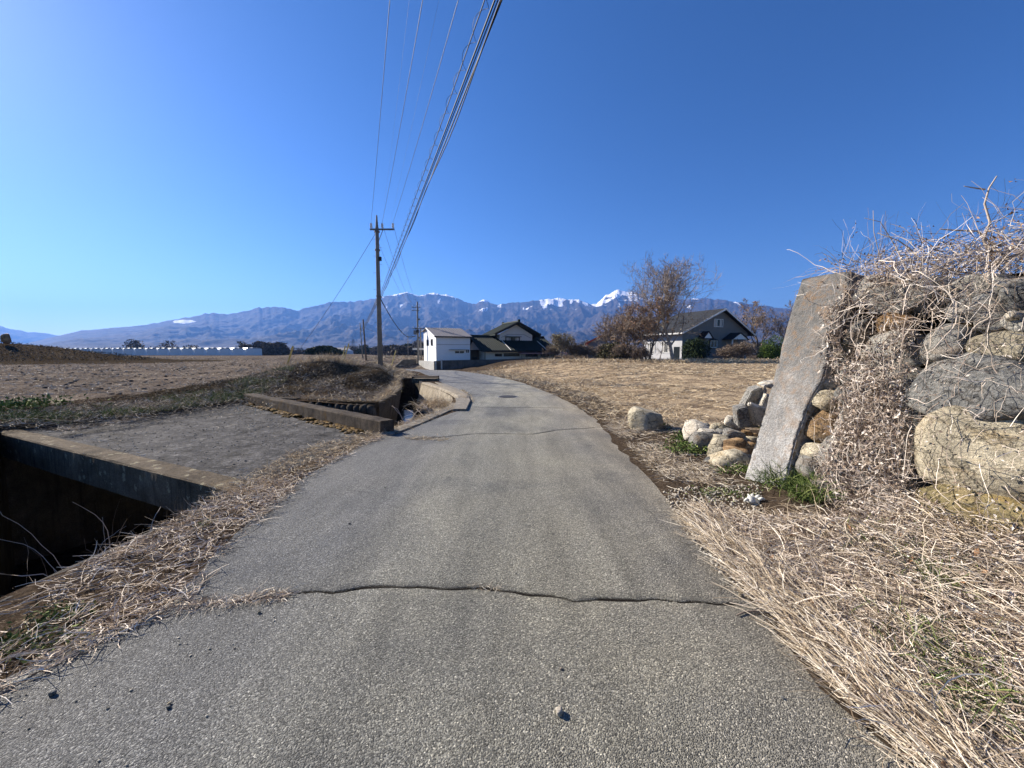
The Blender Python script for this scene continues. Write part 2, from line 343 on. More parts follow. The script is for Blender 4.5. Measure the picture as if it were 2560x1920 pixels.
M['iron'] = flat('cast_iron', (.05, .045, .04), .6, .3, 20, .3, .01)
M['wood'] = flat('weathered_wood', (.11, .085, .065), .9, .3, 4)
M['yellow'] = flat('yellow_plastic', (.62, .47, .16), .6, .15, 6)
M['glass'] = flat('window_glass', (.02, .025, .03), .12, .2, 2)
M['curtain'] = flat('curtain', (.45, .44, .42), .8, .1, 3)
M['cloth'] = flat('white_cloth', (.58, .57, .50), .9, .08, 30, 0, .003)
M['plastic_roof'], _nt, _b = newmat('greenhouse_film', .3)
_b.inputs['Base Color'].default_value = (.27, .34, .43, 1)
M['film_side'] = flat('greenhouse_side', (.60, .65, .70), .6, .06, 1)
M['water'], _nt, _b = newmat('water', .05); _b.inputs['Base Color'].default_value = (.02, .03, .035, 1)
bump(_nt, _b, noise(_nt, coord(_nt), 6, 3), .3, .02)

# ------------------------------------------------------------------ ground plan
RL = [(-2.9, -6), (-2.45, 0), (-2.34, 1.64), (-2.25, 1.88), (-2.05, 2.2), (-2.2, 2.8), (-2.35, 3.46), (-2.5, 4.5), (-2.42, 6.0), (-2.3, 6.75), (-1.9, 8.2), (-1.45, 10.0),
      (-1.3, 10.6), (-1.33, 12.0), (-1.55, 13.6), (-2.2, 16.2), (-3.1, 19), (-4.6, 24), (-6.4, 31), (-9.5, 40), (-15, 50), (-24, 55), (-42, 60)]
RRt = [(1.6, -6), (1.5, 0), (1.45, 1.27), (1.40, 1.6), (1.46, 2.17), (1.48, 2.87), (1.62, 4.2), (1.68, 6.2), (1.9, 8.55), (1.85, 11.3), (1.6, 14.1), (.63, 22), (-.75, 29),
      (-2.4, 36), (-5, 45), (-7.5, 53), (-10, 57.5), (-15, 61), (-26, 64), (-42, 68)]
def wob(pl, amp, step, s):
    out = []
    for (x0, y0), (x1, y1) in zip(pl, pl[1:]):
        L = math.hypot(x1 - x0, y1 - y0); st = step * max(1, abs(y0) / 6); n = max(1, int(L / st))
        for k in range(n):
            t = k / n; x = x0 + (x1 - x0) * t; y = y0 + (y1 - y0) * t
            nx, ny = -(y1 - y0) / L, (x1 - x0) / L
            a = amp * float(fbm(np.array([x * 3 + y * 3.3]), np.array([s * 1.7]), 3, s)[0])
            out.append((x + nx * a, y + ny * a))
    out.append(pl[-1]); return out
RLw = wob(RL, .07, .12, 3); RRw = wob(RRt, .07, .12, 9)
ROAD = np.array(RLw + RRw[::-1])
PR = [(-3.7, -6), (-3.3, 0), (-3.14, 2.3), (-3.0, 3.6), (-2.95, 4.2), (-2.42, 6.95), (-1.78, 10.7), (-1.95, 12.6), (-2.15, 13.7), (-3.2, 16.8), (-4.9, 20.7), (-6.4, 26), (-7.6, 30)]
PL = [(-8.7, 30.5), (-7.3, 26), (-6.1, 21), (-4.6, 16), (-4.0, 12.6), (-3.85, 10.6), (-6.3, 11.0), (-8.2, 11.5), (-8.9, 8.6), (-9.7, 7.2), (-8.0, 5.7), (-6.6, 4.5), (-6.4, -6)]
PIT = np.array(PR + PL)
FIELD_L = np.array([(-160, 7.2), (-12.5, 7.8), (-10.8, 8.6), (-10.9, 14.9), (-11.6, 20), (-10.5, 30), (-11.5, 48), (-14, 104), (-170, 112)])
FIELD_R = np.array([(2.9, 9.5), (3.6, 7.6), (8, 5.5), (60, 3), (90, 50), (34, 46), (18, 45.5), (2, 50), (-3.2, 46), (.6, 30), (2.0, 22), (3.0, 14)])
def inpoly(P, x, y):
    c = np.zeros(x.shape, bool); n = len(P); j = n - 1
    for i in range(n):
        xi, yi = P[i]; xj, yj = P[j]
        cond = ((yi > y) != (yj > y)) & (x < (xj - xi) * (y - yi) / ((yj - yi) if yj != yi else 1e-9) + xi)
        c ^= cond; j = i
    return c
def dist_pl(pl, x, y):
    d = np.full(x.shape, 1e9)
    for (x0, y0), (x1, y1) in zip(pl, pl[1:]):
        dx, dy = x1 - x0, y1 - y0; L = dx * dx + dy * dy + 1e-12
        t = np.clip(((x - x0) * dx + (y - y0) * dy) / L, 0, 1)
        d = np.minimum(d, np.hypot(x - x0 - t * dx, y - y0 - t * dy))
    return d
MOUNDS = [ # polyline with heights, width
    ([(-9.9, 12.6, .0), (-9.3, 14, .22), (-9.5, 17, .62), (-9.4, 20, .85), (-8.9, 21, .62), (-8.6, 22.2, .25)], 1.25),
    ([(-8.0, 12.3, .0), (-6.9, 14, .22), (-6.6, 16.5, .5), (-6.5, 18.8, .66), (-7.4, 21.5, .42), (-8.9, 25, .62), (-11, 33, .3)], .85),
    ([(-76, 40, 2.9), (-54.5, 40, 2.25), (-49.6, 41, 1.65), (-45.6, 42, 1.0), (-42.5, 43, .4), (-40, 43.5, .1)], 4.2),
    ([(-40, 100, .5), (-50, 98, .7), (-56, 98, .3)], 5.0)]
def H(x, y):
    x = np.asarray(x, float); y = np.asarray(y, float)
    zr = np.interp(y, [-50, 6, 15, 25, 40, 60, 100, 300, 1500, 15000], [0, 0, -.12, -.35, -.75, -1.3, -1.6, -3, -8, -30])
    T = np.interp(y, [-50, 0, 8, 60, 118, 200, 1500, 15000], [.0, .02, .10, .3, .35, -1.5, -8, -30])
    dl = dist_pl(RL, x, y); dr = dist_pl(RRt, x, y); d = np.minimum(dl, dr)
    left = dl < dr
    inr = inpoly(ROAD, x, y)
    w = np.where(left, sstep((d - .9) / 4.5), sstep(d / 11.0)); w = np.where(inr, 0, w)
    z = zr * (1 - w) + T * w
    # left of the canal the land stands a little higher
    z = z + np.where(left, .18 * sstep((-x - 7.5) / 3.5) * sstep((y - 6) / 4) * (1 - sstep((y - 60) / 60)), 0)
    # right verge heaped up towards the stone wall
    f = (1 - sstep((y - 3.0) / 2.2)) * sstep((y + 8) / 3)
    z = z + np.where(left | inr, 0, .20 * sstep((d - .15) / 1.7) * f)
    z = z + np.where(left | inr, 0, .03 * sstep(d / .3))
    for pl, wd in MOUNDS:
        best = np.zeros(x.shape)
        for (x0, y0, h0), (x1, y1, h1) in zip(pl, pl[1:]):
            dx, dy = x1 - x0, y1 - y0; L = dx * dx + dy * dy
            t = np.clip(((x - x0) * dx + (y - y0) * dy) / L, 0, 1)
            dd = np.hypot(x - x0 - t * dx, y - y0 - t * dy)
            best = np.maximum(best, (h0 + (h1 - h0) * t) * np.exp(-(dd / wd) ** 2))
        z = z + np.where(inr, 0, best * np.where(x > -20, sstep((dist_pl(PR, x, y)) / .9 + .0), 1))
    # roughness
    amp = np.where(inr, 0, np.clip(d / 1.0, 0, 1))
    z = z + amp * (.035 * fbm(x * 2.1, y * 2.1, 3, 5) + .012 * fbm(x * 9, y * 9, 2, 8)) * np.clip(40 / (np.abs(y) + 20), .2, 1)
    fl = inpoly(FIELD_L, x, y); z = z + np.where(fl, .05 * fbm(x * 4.5, y * 4.5, 3, 15), 0)
    # road: slight ruts
    z = z + np.where(inr, .012 * fbm(x * .8, y * .35, 3, 21), 0)
    return z
def h1(x, y): return float(H(np.array([x]), np.array([y]))[0])

# crack polylines across the road (display px), width
CR = [([(470, 1303), (540, 1298), (600, 1290), (640, 1278), (720, 1279), (800, 1268), (880, 1267), (960, 1270), (1040, 1270), (1090, 1276), (1150, 1282), (1190, 1286), (1240, 1298), (1300, 1294), (1400, 1295), (1500, 1302), (1560, 1305), (1638, 1309)], .015),
      ([(900, 947), (950, 945), (1020, 937), (1090, 935), (1150, 937), (1200, 928), (1290, 922)], .014),
      ([(1020, 875), (1090, 877), (1180, 876), (1230, 879)], .012), ([(1145, 852), (1250, 853)], .012), ([(985, 846), (1090, 845), (1150, 846)], .012)]
def in_crack_z(): pass
pts = []; edges = []; vz = {}
def addline(pl, closed=False):
    b0 = len(pts)
    for p in pl: pts.append((p[0], p[1]))
    n = len(pl)
    for i in range(n - 1 + (1 if closed else 0)): edges.append((b0 + i, b0 + (i + 1) % n))
    return b0
addline([tuple(p) for p in ROAD], True)
pitd = []
for i in range(len(PIT)):
    a, b = PIT[i], PIT[(i + 1) % len(PIT)]; n = max(1, int(np.hypot(*(b - a)) / .4))
    for k in range(n): pitd.append(tuple(a + (b - a) * k / n))
addline(pitd, True)
crack_c = []; thin_c = []
for pl, wd in CR:
    P = [g(a, b) for a, b in pl]; D = []
    for p, q in zip(P, P[1:]):
        n = max(1, int((q - p).length / .03))
        D += [p.lerp(q, k / n) for k in range(n)]
    D.append(P[-1]); C = []; S1 = []; S2 = []
    for i, p in enumerate(D):
        t = (D[min(i + 1, len(D) - 1)] - D[max(i - 1, 0)]).normalized(); nn = Vector((-t.y, t.x, 0))
        j = (.018 if wd > .01 else .005) * float(fbm(np.array([p.x * 9]), np.array([p.y * 9]), 3, 31)[0]); wv = wd * (.55 + .9 * float(vn(np.array([p.x * 14.]), np.array([3.])))); e = min(1, min(i, len(D) - 1 - i) / 4 + .1)
        c = p + nn * j; C.append(c); S1.append(c + nn * wv * e); S2.append(c - nn * wv * e)
    b0 = len(pts); addline(C); crack_c += list(range(b0, len(pts)))
    if wd < .01: thin_c += list(range(b0, len(pts)))
    addline(S1); addline(S2)
NC = len(pts)
def grid(x0, x1, y0, y1, st, excl=None):
    xs = np.arange(x0, x1, st); ys = np.arange(y0, y1, st); X, Y = np.meshgrid(xs, ys); X = X.ravel() + rng.uniform(-.3, .3, X.size) * st; Y = Y.ravel() + rng.uniform(-.3, .3, Y.size) * st
    k = np.ones(X.size, bool)
    if excl: k = ~((X > excl[0]) & (X < excl[1]) & (Y > excl[2]) & (Y < excl[3]))
    return list(zip(X[k], Y[k]))
ext = grid(-5, 5, 1, 8, .12) + grid(-13, 13, -4, 22, .26, (-5, 5, 1, 8)) + grid(-36, 40, -12, 56, .9, (-13, 13, -4, 22)) + grid(-180, 120, -30, 130, 4, (-36, 40, -12, 56))
for rr in np.geomspace(170, 9900, 26):
    for a in np.linspace(0, 2 * math.pi, 60, endpoint=False):
        ext.append((rr * math.cos(a), rr * math.sin(a) + 20))
ext = [p for p in ext if p[1] > -1400]
ex = np.array(ext)
keep = ~inpoly(PIT, ex[:, 0], ex[:, 1])
allc = np.array(pts)
ext = [tuple(p) for p in ex[keep]]
res = geometry.delaunay_2d_cdt([Vector(p) for p in pts + ext], edges, [], 0, 1e-5, True)
V2 = np.array([tuple(v) for v in res[0]]); F2 = np.array([f for f in res[2] if len(f) == 3])
orig = res[3]
cx = V2[F2].mean(1); mp = inpoly(PIT, cx[:, 0], cx[:, 1]); mr = inpoly(ROAD, cx[:, 0], cx[:, 1]) & ~mp
Z = H(V2[:, 0], V2[:, 1])
onroad = np.zeros(len(V2), bool); onroad[np.unique(F2[mr])] = True
tset = set(thin_c); cset = set(crack_c); dirtv = np.zeros(len(V2))
for i, o_ in enumerate(orig):
    if any(k in cset for k in o_): Z[i] -= .012 if any(k in tset for k in o_) else .04; dirtv[i] = 1
V3 = np.c_[V2, Z]
def sub(name, mask, m, kind='structure'):
    f = F2[mask]; u, inv = np.unique(f, return_inverse=True)
    o = fast_mesh(name, V3[u], inv.reshape(-1, 3), m, smooth=True); o['kind'] = kind
    return o, u
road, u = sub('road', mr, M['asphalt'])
at_ = road.data.attributes.new('dirt', 'FLOAT', 'POINT'); at_.data.foreach_set('value', dirtv[u].astype(np.float32))
rest = ~mp & ~mr
fl = inpoly(FIELD_L, cx[:, 0], cx[:, 1]) & rest; fr = inpoly(FIELD_R, cx[:, 0], cx[:, 1]) & rest
mndm = dist_pl([(-76, 40), (-54.5, 40), (-42, 43)], cx[:, 0], cx[:, 1]) < 8.5
fl &= ~mndm
bankm = rest & ~fl & ~fr & (dist_pl([(-9.3, 13), (-9.4, 20), (-6.6, 16.6), (-8.4, 22)], cx[:, 0], cx[:, 1]) < 2.6) & (cx[:, 1] > 9)
bankm |= rest & mndm
sub('field', fl, M['soil_left']); sub('field', fr, M['soil_right']); sub('bank', bankm, M['bank'])
sub('ground', rest & ~fl & ~fr & ~bankm, M['soil'])

# ------------------------------------------------------------------ mountains
def skyline(lst):
    a = []; e = []
    for dx, dy in lst:
        r = ray(dx, dy); a.append(math.atan2(r.x, r.y)); e.append(r.z / math.hypot(r.x, r.y))
    return np.array(a), np.array(e)
SK = [(-400, 740), (0, 745), (60, 741), (110, 729), (180, 713), (250, 708), (320, 700), (400, 686), (450, 676), (500, 677), (560, 664), (600, 661), (640, 670), (680, 660), (720, 650), (760, 651), (800, 645), (830, 640),
      (850, 636), (880, 632), (905, 640), (925, 635), (945, 634), (985, 643), (1020, 656), (1045, 650), (1075, 657), (1130, 651), (1165, 648), (1190, 645), (1215, 647), (1250, 648), (1278, 658), (1292, 655), (1303, 647), (1320, 644), (1370, 650),
      (1420, 652), (1480, 648), (1530, 645), (1570, 647), (1600, 653), (1660, 662), (1700, 666), (1760, 675), (1900, 690), (2300, 700), (3000, 715)]
sa, se = skyline(SK)
NT, NR = 1100, 230
th = np.linspace(-1.15, 1.15, NT); RRID = 6000.
rr = np.linspace(2300, 6700, NR)
TH, RRR = np.meshgrid(th, rr)
S = np.interp(TH, sa, se) + .0032 * fbm(TH * 130, TH * 0 + 3, 5, 3) * np.clip(np.interp(TH, sa, se) * 12, 0, 1)
X = RRR * np.sin(TH); Y = RRR * np.cos(TH)
f = np.clip((RRR - 2600) / (RRID - 2600), 0, 1)
def ridged(x, y, o=5, s=0):
    r = 0; a = .55; 
    for k in range(o):
        r = r + a * (1 - np.abs(2 * vn(x, y, s + k) - 1)); x = x * 2.05 + 3; y = y * 2.05 + 7; a *= .5
    return r
wx = 260 * fbm(X / 900, Y / 900, 3, 41)
sp = ridged((X + wx) / 820, (Y + wx) / 1500, 6, 51)          # spurs
sp2 = ridged((X - wx) / 300, (Y + wx * .5) / 420, 4, 71)
sp3 = ridged((X + wx * .4) / 110, (Y - wx * .3) / 150, 4, 171)
prof = f ** 1.25
hz = S * RRID * (prof * (1 - .55 * (1 - f) ** .6) + (sp - .62) * .85 * np.clip(f * 1.6, 0, 1) * (1 - f) ** .55 + ((sp2 - .6) * .30 + (sp3 - .6) * .12) * np.clip(f * 2, 0, 1) * (1 - f) ** .45) 
foot = .018 * RRR * ridged(TH * 7, RRR / 1500, 3, 91) * np.exp(-((RRR - 3300) / 500) ** 2) * np.interp(TH, [-1, -.75, -.5, 1], [0, .1, 1, 1])
hz = hz + foot
lim = S * RRR * .985
hz = np.where(RRR < RRID, np.minimum(hz, lim), hz)
over = np.clip((RRR - RRID) / 700, 0, 1); 
top = S * RRID; hz = np.where(RRR >= RRID, top * (1 - over * .5), hz)
hz = np.where(RRR < 2400, -10, hz) 
Zm = hz + CAMZ
# snow: only high and towards the peaks
sn_az, sn_v = skyline([(0, 0), (700, 0), (815, 0), (830, 0), (900, 0), (960, 0), (1000, 0), (1150, 0), (1180, 0), (1270, 0), (1300, 0), (1380, 0), (1560, 0), (1600, 0), (2212, 0)])
sn_thr = np.array([.30, .22, .17, .138, .150, .150, .165, .155, .118, .118, .112, .122, .135, .155, .25])
thr = np.interp(TH, sn_az, sn_thr)
el = hz / RRR
snow = sstep(((el - thr) + .022 * fbm(X / 120, Y / 170, 4, 101) - .010 * (sp2 - .6) * 3) / .008)
streak = sstep((fbm(X / 90, Y / 260, 4, 111) - .40) / .06) * sstep((el - .085) / .03)
snow = np.maximum(snow, streak * .75)
a0 = math.atan2(ray(397, 695).x, ray(397, 695).y); e0 = ray(397, 695).z / math.hypot(ray(397, 695).x, ray(397, 695).y)
pz = .75 * fbm(X / 90, Y / 60, 3, 6) + ((TH - a0) / .016 - (el - e0) / .0045 * .5) ** 2 + ((el - e0) / .0042) ** 2
snow = np.maximum(snow, sstep((1.2 - pz + .6 * fbm(X / 50, Y / 50, 2, 5)) / .3) * (f > .5))
idx = np.arange(NT * NR).reshape(NR, NT)
Fm = np.c_[idx[:-1, :-1].ravel(), idx[:-1, 1:].ravel(), idx[1:, 1:].ravel(), idx[1:, :-1].ravel()]
m, nt, b = newmat('mountain_slope', 1.0); co = coord(nt)
n = noise(nt, scaled(nt, co, (.004, .004, .004)), 2.0, 9, .7)
c = ramp(nt, n, [(.35, (.035, .038, .030)), (.5, (.085, .066, .055)), (.66, (.15, .115, .095))])
fn = noise(nt, scaled(nt, co, (.03, .03, .03)), 1.0, 5, .8)
c = mix(nt, 1.0, c, ramp(nt, fn, [(.35, gr(.25)), (.6, gr(.8))]), 'MULTIPLY')
sa_ = nd(nt, 'ShaderNodeAttribute', attribute_name='snow').outputs['Fac']
sm = nd(nt, 'ShaderNodeMath', {0: sa_, 1: nd(nt, 'ShaderNodeMath', {0: fn, 1: .5}, operation='SUBTRACT').outputs[0]}, operation='ADD').outputs[0]
c = mix(nt, ramp(nt, sm, [(.40, gr(0)), (.60, gr(1))]), c, (.88, .88, .90))
nt.links.new(c, b.inputs['Base Color']); bump(nt, b, fn, .8, 12); M['mountain'] = m
mo = fast_mesh('mountains', np.c_[X.ravel(), Y.ravel(), Zm.ravel()], Fm, m, smooth=True); mo['kind'] = 'structure'
a_ = mo.data.attributes.new('snow', 'FLOAT', 'POINT'); a_.data.foreach_set('value', snow.ravel().astype(np.float32))
def peak(name, lst, Rd, thr_, seed, base=.55):
    a, e = skyline(lst); th = np.linspace(a[0], a[-1], 160); r_ = np.linspace(Rd - 1500, Rd + 500, 50); T_, RR_ = np.meshgrid(th, r_)
    S = np.interp(T_, a, e) + .0015 * fbm(T_ * 300, T_ * 0, 3, seed); f = np.clip((RR_ - (Rd - 1500)) / 1500, 0, 1)
    X = RR_ * np.sin(T_); Y = RR_ * np.cos(T_); h = S * Rd * (base + (1 - base) * f) + 330 * (ridged(X / 330, Y / 700, 4, seed) - .6) * (1 - f) ** .7 * np.clip(f * 3, 0, 1)
    h = np.where(RR_ < Rd, np.minimum(h, S * RR_ * .99), S * Rd * (1 - np.clip((RR_ - Rd) / 500, 0, 1) * .4))
    h *= np.where((T_ <= th[1]) | (T_ >= th[-2]), .5, 1)
    i = np.arange(T_.size).reshape(T_.shape); F = np.c_[i[:-1, :-1].ravel(), i[:-1, 1:].ravel(), i[1:, 1:].ravel(), i[1:, :-1].ravel()]
    o = fast_mesh(name, np.c_[X.ravel(), Y.ravel(), (h + CAMZ).ravel()], F, M['mountain'], smooth=True); o['kind'] = 'structure'
    s_ = sstep((h / RR_ - thr_ + .03 * fbm(X / 150, Y / 300, 4, seed)) / .01) if thr_ else np.zeros(T_.shape)
    q = o.data.attributes.new('snow', 'FLOAT', 'POINT'); q.data.foreach_set('value', s_.ravel().astype(np.float32))
peak('mountains', [(1025, 660), (1036, 650), (1045, 645), (1053, 648), (1064, 656), (1070, 662)], 8200, .10, 7)
peak('mountains', [(1276, 664), (1290, 654), (1302, 643), (1308, 636), (1318, 634), (1326, 628), (1334, 623.5), (1342, 627), (1352, 629), (1366, 629), (1378, 632), (1392, 640), (1410, 650), (1430, 660)], 7000, .118, 17)
peak('mountains', [(1150, 660), (1170, 650), (1178, 645), (1192, 646), (1205, 642), (1213, 643), (1225, 646), (1240, 646), (1250, 645.5), (1262, 651), (1280, 660)], 7400, .110, 27)
peak('mountains', [(1395, 660), (1420, 650), (1450, 645), (1480, 646), (1510, 643), (1530, 643), (1550, 648), (1570, 648), (1600, 658)], 7400, .127, 37)
peak('mountains', [(800, 650), (838, 638), (858, 634), (872, 631), (880, 629.5), (892, 634), (905, 638), (925, 633), (938, 631), (955, 636), (965, 634.5), (980, 640), (1005, 655)], 7000, .121, 47)
peak('mountains', [(-500, 700), (-120, 690), (-40, 694), (20, 709), (60, 717), (100, 719), (140, 728), (200, 745)], 9400, 0, 57, .0)

# ------------------------------------------------------------------ haze
hb = MB().box((0, 4500, 600), (26000, 12000, 1300)); ho = hb.build('haze', M['white'], origin=None); ho['kind'] = 'stuff'
hm = bpy.data.materials.new('air'); hm.use_nodes = True; hn = hm.node_tree; hn.nodes.clear()
pv = hn.nodes.new('ShaderNodeVolumePrincipled'); pv.inputs['Color'].default_value = (.17, .39, 1, 1); pv.inputs['Density'].default_value = 1.1e-4; pv.inputs['Anisotropy'].default_value = .25
oo = hn.nodes.new('ShaderNodeOutputMaterial'); hn.links.new(pv.outputs[0], oo.inputs['Volume'])
ho.data.materials.clear(); ho.data.materials.append(hm)
for v in ho.data.vertices:
    if v.co.z < 0: v.co.z = -33

# ------------------------------------------------------------------ canal
def off_line(pl, d):
    out = []
    for i, p in enumerate(pl):
        a = np.array(pl[max(i - 1, 0)]); b_ = np.array(pl[min(i + 1, len(pl) - 1)]); t = (b_ - a) / np.hypot(*(b_ - a)); out.append((p[0] - t[1] * d, p[1] + t[0] * d))
    return out
def dens(pl, st):
    out = []
    for (x0, y0), (x1, y1) in zip(pl, pl[1:]):
        n = max(1, int(math.hypot(x1 - x0, y1 - y0) / st)); out += [(x0 + (x1 - x0) * k / n, y0 + (y1 - y0) * k / n) for k in range(n)]
    return out + [pl[-1]]
def strip_wall(pl, wd, ztop, zbot, name, m, label=None, cat=None, rise=.03, parent=None, lean=0):
    """wall along a line: face on the line, coping going wd to the left-hand side (negative = right-hand side)"""
    pl = dens(pl, .25); o2 = off_line(pl, wd); li = off_line(pl, -lean); V = []; F = []
    for (x, y), (x2, y2), (x3, y3) in zip(pl, o2, li):
        z = (h1(x2, y2) if ztop is None else ztop) + rise; j = .012 * float(fbm(np.array([x * 5]), np.array([y * 5]), 2, 77)[0])
        V += [(x3, y3, z - 1.9 if zbot is None else zbot), (x, y, z + j), (x2, y2, z + j), (x2, y2, z - .4)]
    n = len(pl)
    for i in range(n - 1):
        a = i * 4; c = a + 4
        for k in range(3): F.append((a + k, c + k, c + k + 1, a + k + 1))
    mb = MB().add(V, F + [(0, 1, 2, 3), tuple(4 * (n - 1) + k for k in (3, 2, 1, 0))])
    o = mb.build(name, m, parent, origin='auto' if parent is None else None)
    if label: tag(o, label, cat)
    return o
near = [p for p in PR if p[1] <= 4.3]
strip_wall([(p[0], p[1]) for p in near], -.05, None, -2.8, 'canal_wall', M['conc_edge'], 'long concrete canal edge beside the road in the near left corner', 'canal wall', .0)
strip_wall([(-2.42, 6.9), (-2.2, 8.0), (-1.78, 10.7), (-1.85, 11.6)], -.27, None, -1.9, 'kerb', M['conc_light'], 'narrow concrete kerb between road and canal past the bridge', 'kerb', .03)
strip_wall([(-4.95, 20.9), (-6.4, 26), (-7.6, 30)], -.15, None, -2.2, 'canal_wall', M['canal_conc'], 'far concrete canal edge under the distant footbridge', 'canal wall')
strip_wall([(-9.7, 7.2), (-8.0, 5.7), (-6.6, 4.5), (-6.4, -6)], -.2, None, -2.8, 'canal_wall', M['canal_conc'], 'concrete canal edge at the far left of the dark channel', 'canal wall')
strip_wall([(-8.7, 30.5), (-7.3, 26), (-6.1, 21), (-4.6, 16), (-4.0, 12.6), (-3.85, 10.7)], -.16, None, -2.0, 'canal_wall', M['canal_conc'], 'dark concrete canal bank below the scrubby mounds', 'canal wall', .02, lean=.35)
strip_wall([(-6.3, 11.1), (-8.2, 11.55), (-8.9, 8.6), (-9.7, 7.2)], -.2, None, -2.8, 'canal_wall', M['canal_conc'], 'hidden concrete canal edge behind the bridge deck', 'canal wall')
MB().add([(-7.6, 30.0, -2.3), (-8.8, 30.6, -2.3), (-8.8, 30.6, -.3), (-7.4, 29.9, -.3), (-7.6, 30.3, -2.3), (-8.8, 30.9, -2.3), (-8.8, 30.9, -.3), (-7.4, 30.2, -.3)], [(0, 1, 2, 3), (4, 5, 6, 7), (0, 1, 5, 4), (3, 2, 6, 7), (0, 3, 7, 4), (1, 2, 6, 5)]).build('culvert_end', M['conc_dark'], origin=None)['kind'] = 'structure'
# bed and water
fb = MB().box((-7, 1.5, -2.75), (12.0, 17, .2)).box((-6, 21, -1.95), (10, 22, .2)); o = fb.build('canal_bed', M['bank'], origin=None); o['kind'] = 'structure'
wt = MB().prism([(-3.5, 14.5, -1.55), (-5.2, 20, -1.55), (-5.8, 20, -1.55), (-4.4, 14.5, -1.55), (-3.2, 11.0, -1.55), (-2.5, 11, -1.55)], (0, 0, -.05)); o = wt.build('water', M['water'], origin=None); o['kind'] = 'structure'

# rocks ------------------------------------------------------------
def ico(sub):
    bm = bmesh.new(); bmesh.ops.create_icosphere(bm, subdivisions=sub, radius=1); V = np.array([v.co[:] for v in bm.verts]); F = np.array([[v.index for v in f.verts] for f in bm.faces]); bm.free(); return V, F
ICO = {k: ico(k) for k in (1, 2, 3, 4, 5)}
def rock_shape(sub, seed, rough=.06, planes=14, ang=.7, box_=.0):
    """unit rock: sphere cut by random planes, softened and roughened"""
    V, F = ICO[sub]; r = np.random.default_rng(seed)
    N = r.normal(size=(planes, 3)); N /= np.linalg.norm(N, axis=1)[:, None]; D = r.uniform(.62, .95, planes)
    B = np.array([[1, 0, 0], [-1, 0, 0], [0, 1, 0], [0, -1, 0], [0, 0, 1], [0, 0, -1]]) + r.normal(0, .22, (6, 3)); B /= np.linalg.norm(B, axis=1)[:, None]
    N = np.r_[N, B]; D = np.r_[D, r.uniform(.66, .86, 6)]
    dot = V @ N.T; t = np.where(dot > .05, D / np.maximum(dot, .05), 9); t = np.minimum(t, 1.12)
    k = 18. if sub == 5 else (30. if sub == 4 else 48.)
    if sub <= 3: D[:planes] = D[:planes] * .88
    s_ = -np.log(np.exp(-k * t).sum(1) / 1.0) / k
    P = V * np.maximum(s_, .3)[:, None]
    P = P * (1 + rough * n3(P * 1.6 + seed * 3.3, seed) + rough * .35 * n3(P * 6 + seed, seed + 5))[:, None]
    P -= (P.max(0) + P.min(0)) / 2; P /= (P.max(0) - P.min(0)) / 2
    return P, F
def rock(name, m, c, size, seed, rotz=0, tilt=0, sub=3, rough=.06, planes=14, ang=.7, parent=None, basis=None, smooth=True):
    P, F = rock_shape(sub, seed, rough, planes, ang); P = P * np.array(size) / 2
    if basis is None:
        Mx = (Matrix.Rotation(rotz, 3, 'Z') @ Matrix.Rotation(tilt, 3, 'Y'))
    else: Mx = basis
    P = P @ np.array(Mx).T + np.array(c)
    if parent is not None: return fast_mesh(name, P, F, m, parent=parent, smooth=smooth)
    return fast_mesh(name, P, F, m, origin=(c[0], c[1], P[:, 2].min()), smooth=smooth)

# back stone wall of the canal pocket
cw = thing('stone_canal_wall', 'low dark dry stone wall of upright cobbles behind the bridge rail', 'stone wall', (-5, 11, -1.7))
MB().prism([(-6.4, 11.12, -1.8), (-3.85, 10.72, -1.8), (-3.85, 11.05, -1.8), (-6.4, 11.45, -1.8)], (0, 0, 1.88)).build('core', M['bank'], cw)
for row in range(5):
    n = 13 - (row % 2)
    for k in range(n):
        t = (k + .5 + random.uniform(-.15, .15)) / n; x = -6.4 + 2.55 * t; y = 11.08 - .40 * t
        rock('stone', M['canal_conc'], (x, y - .03, -.16 - .33 * row + random.uniform(-.04, .04)), (.25, .3, .42), 900 + row * 20 + k, random.uniform(-.3, .3), random.uniform(-.35, .35), 2, .05, 10, .5, cw)

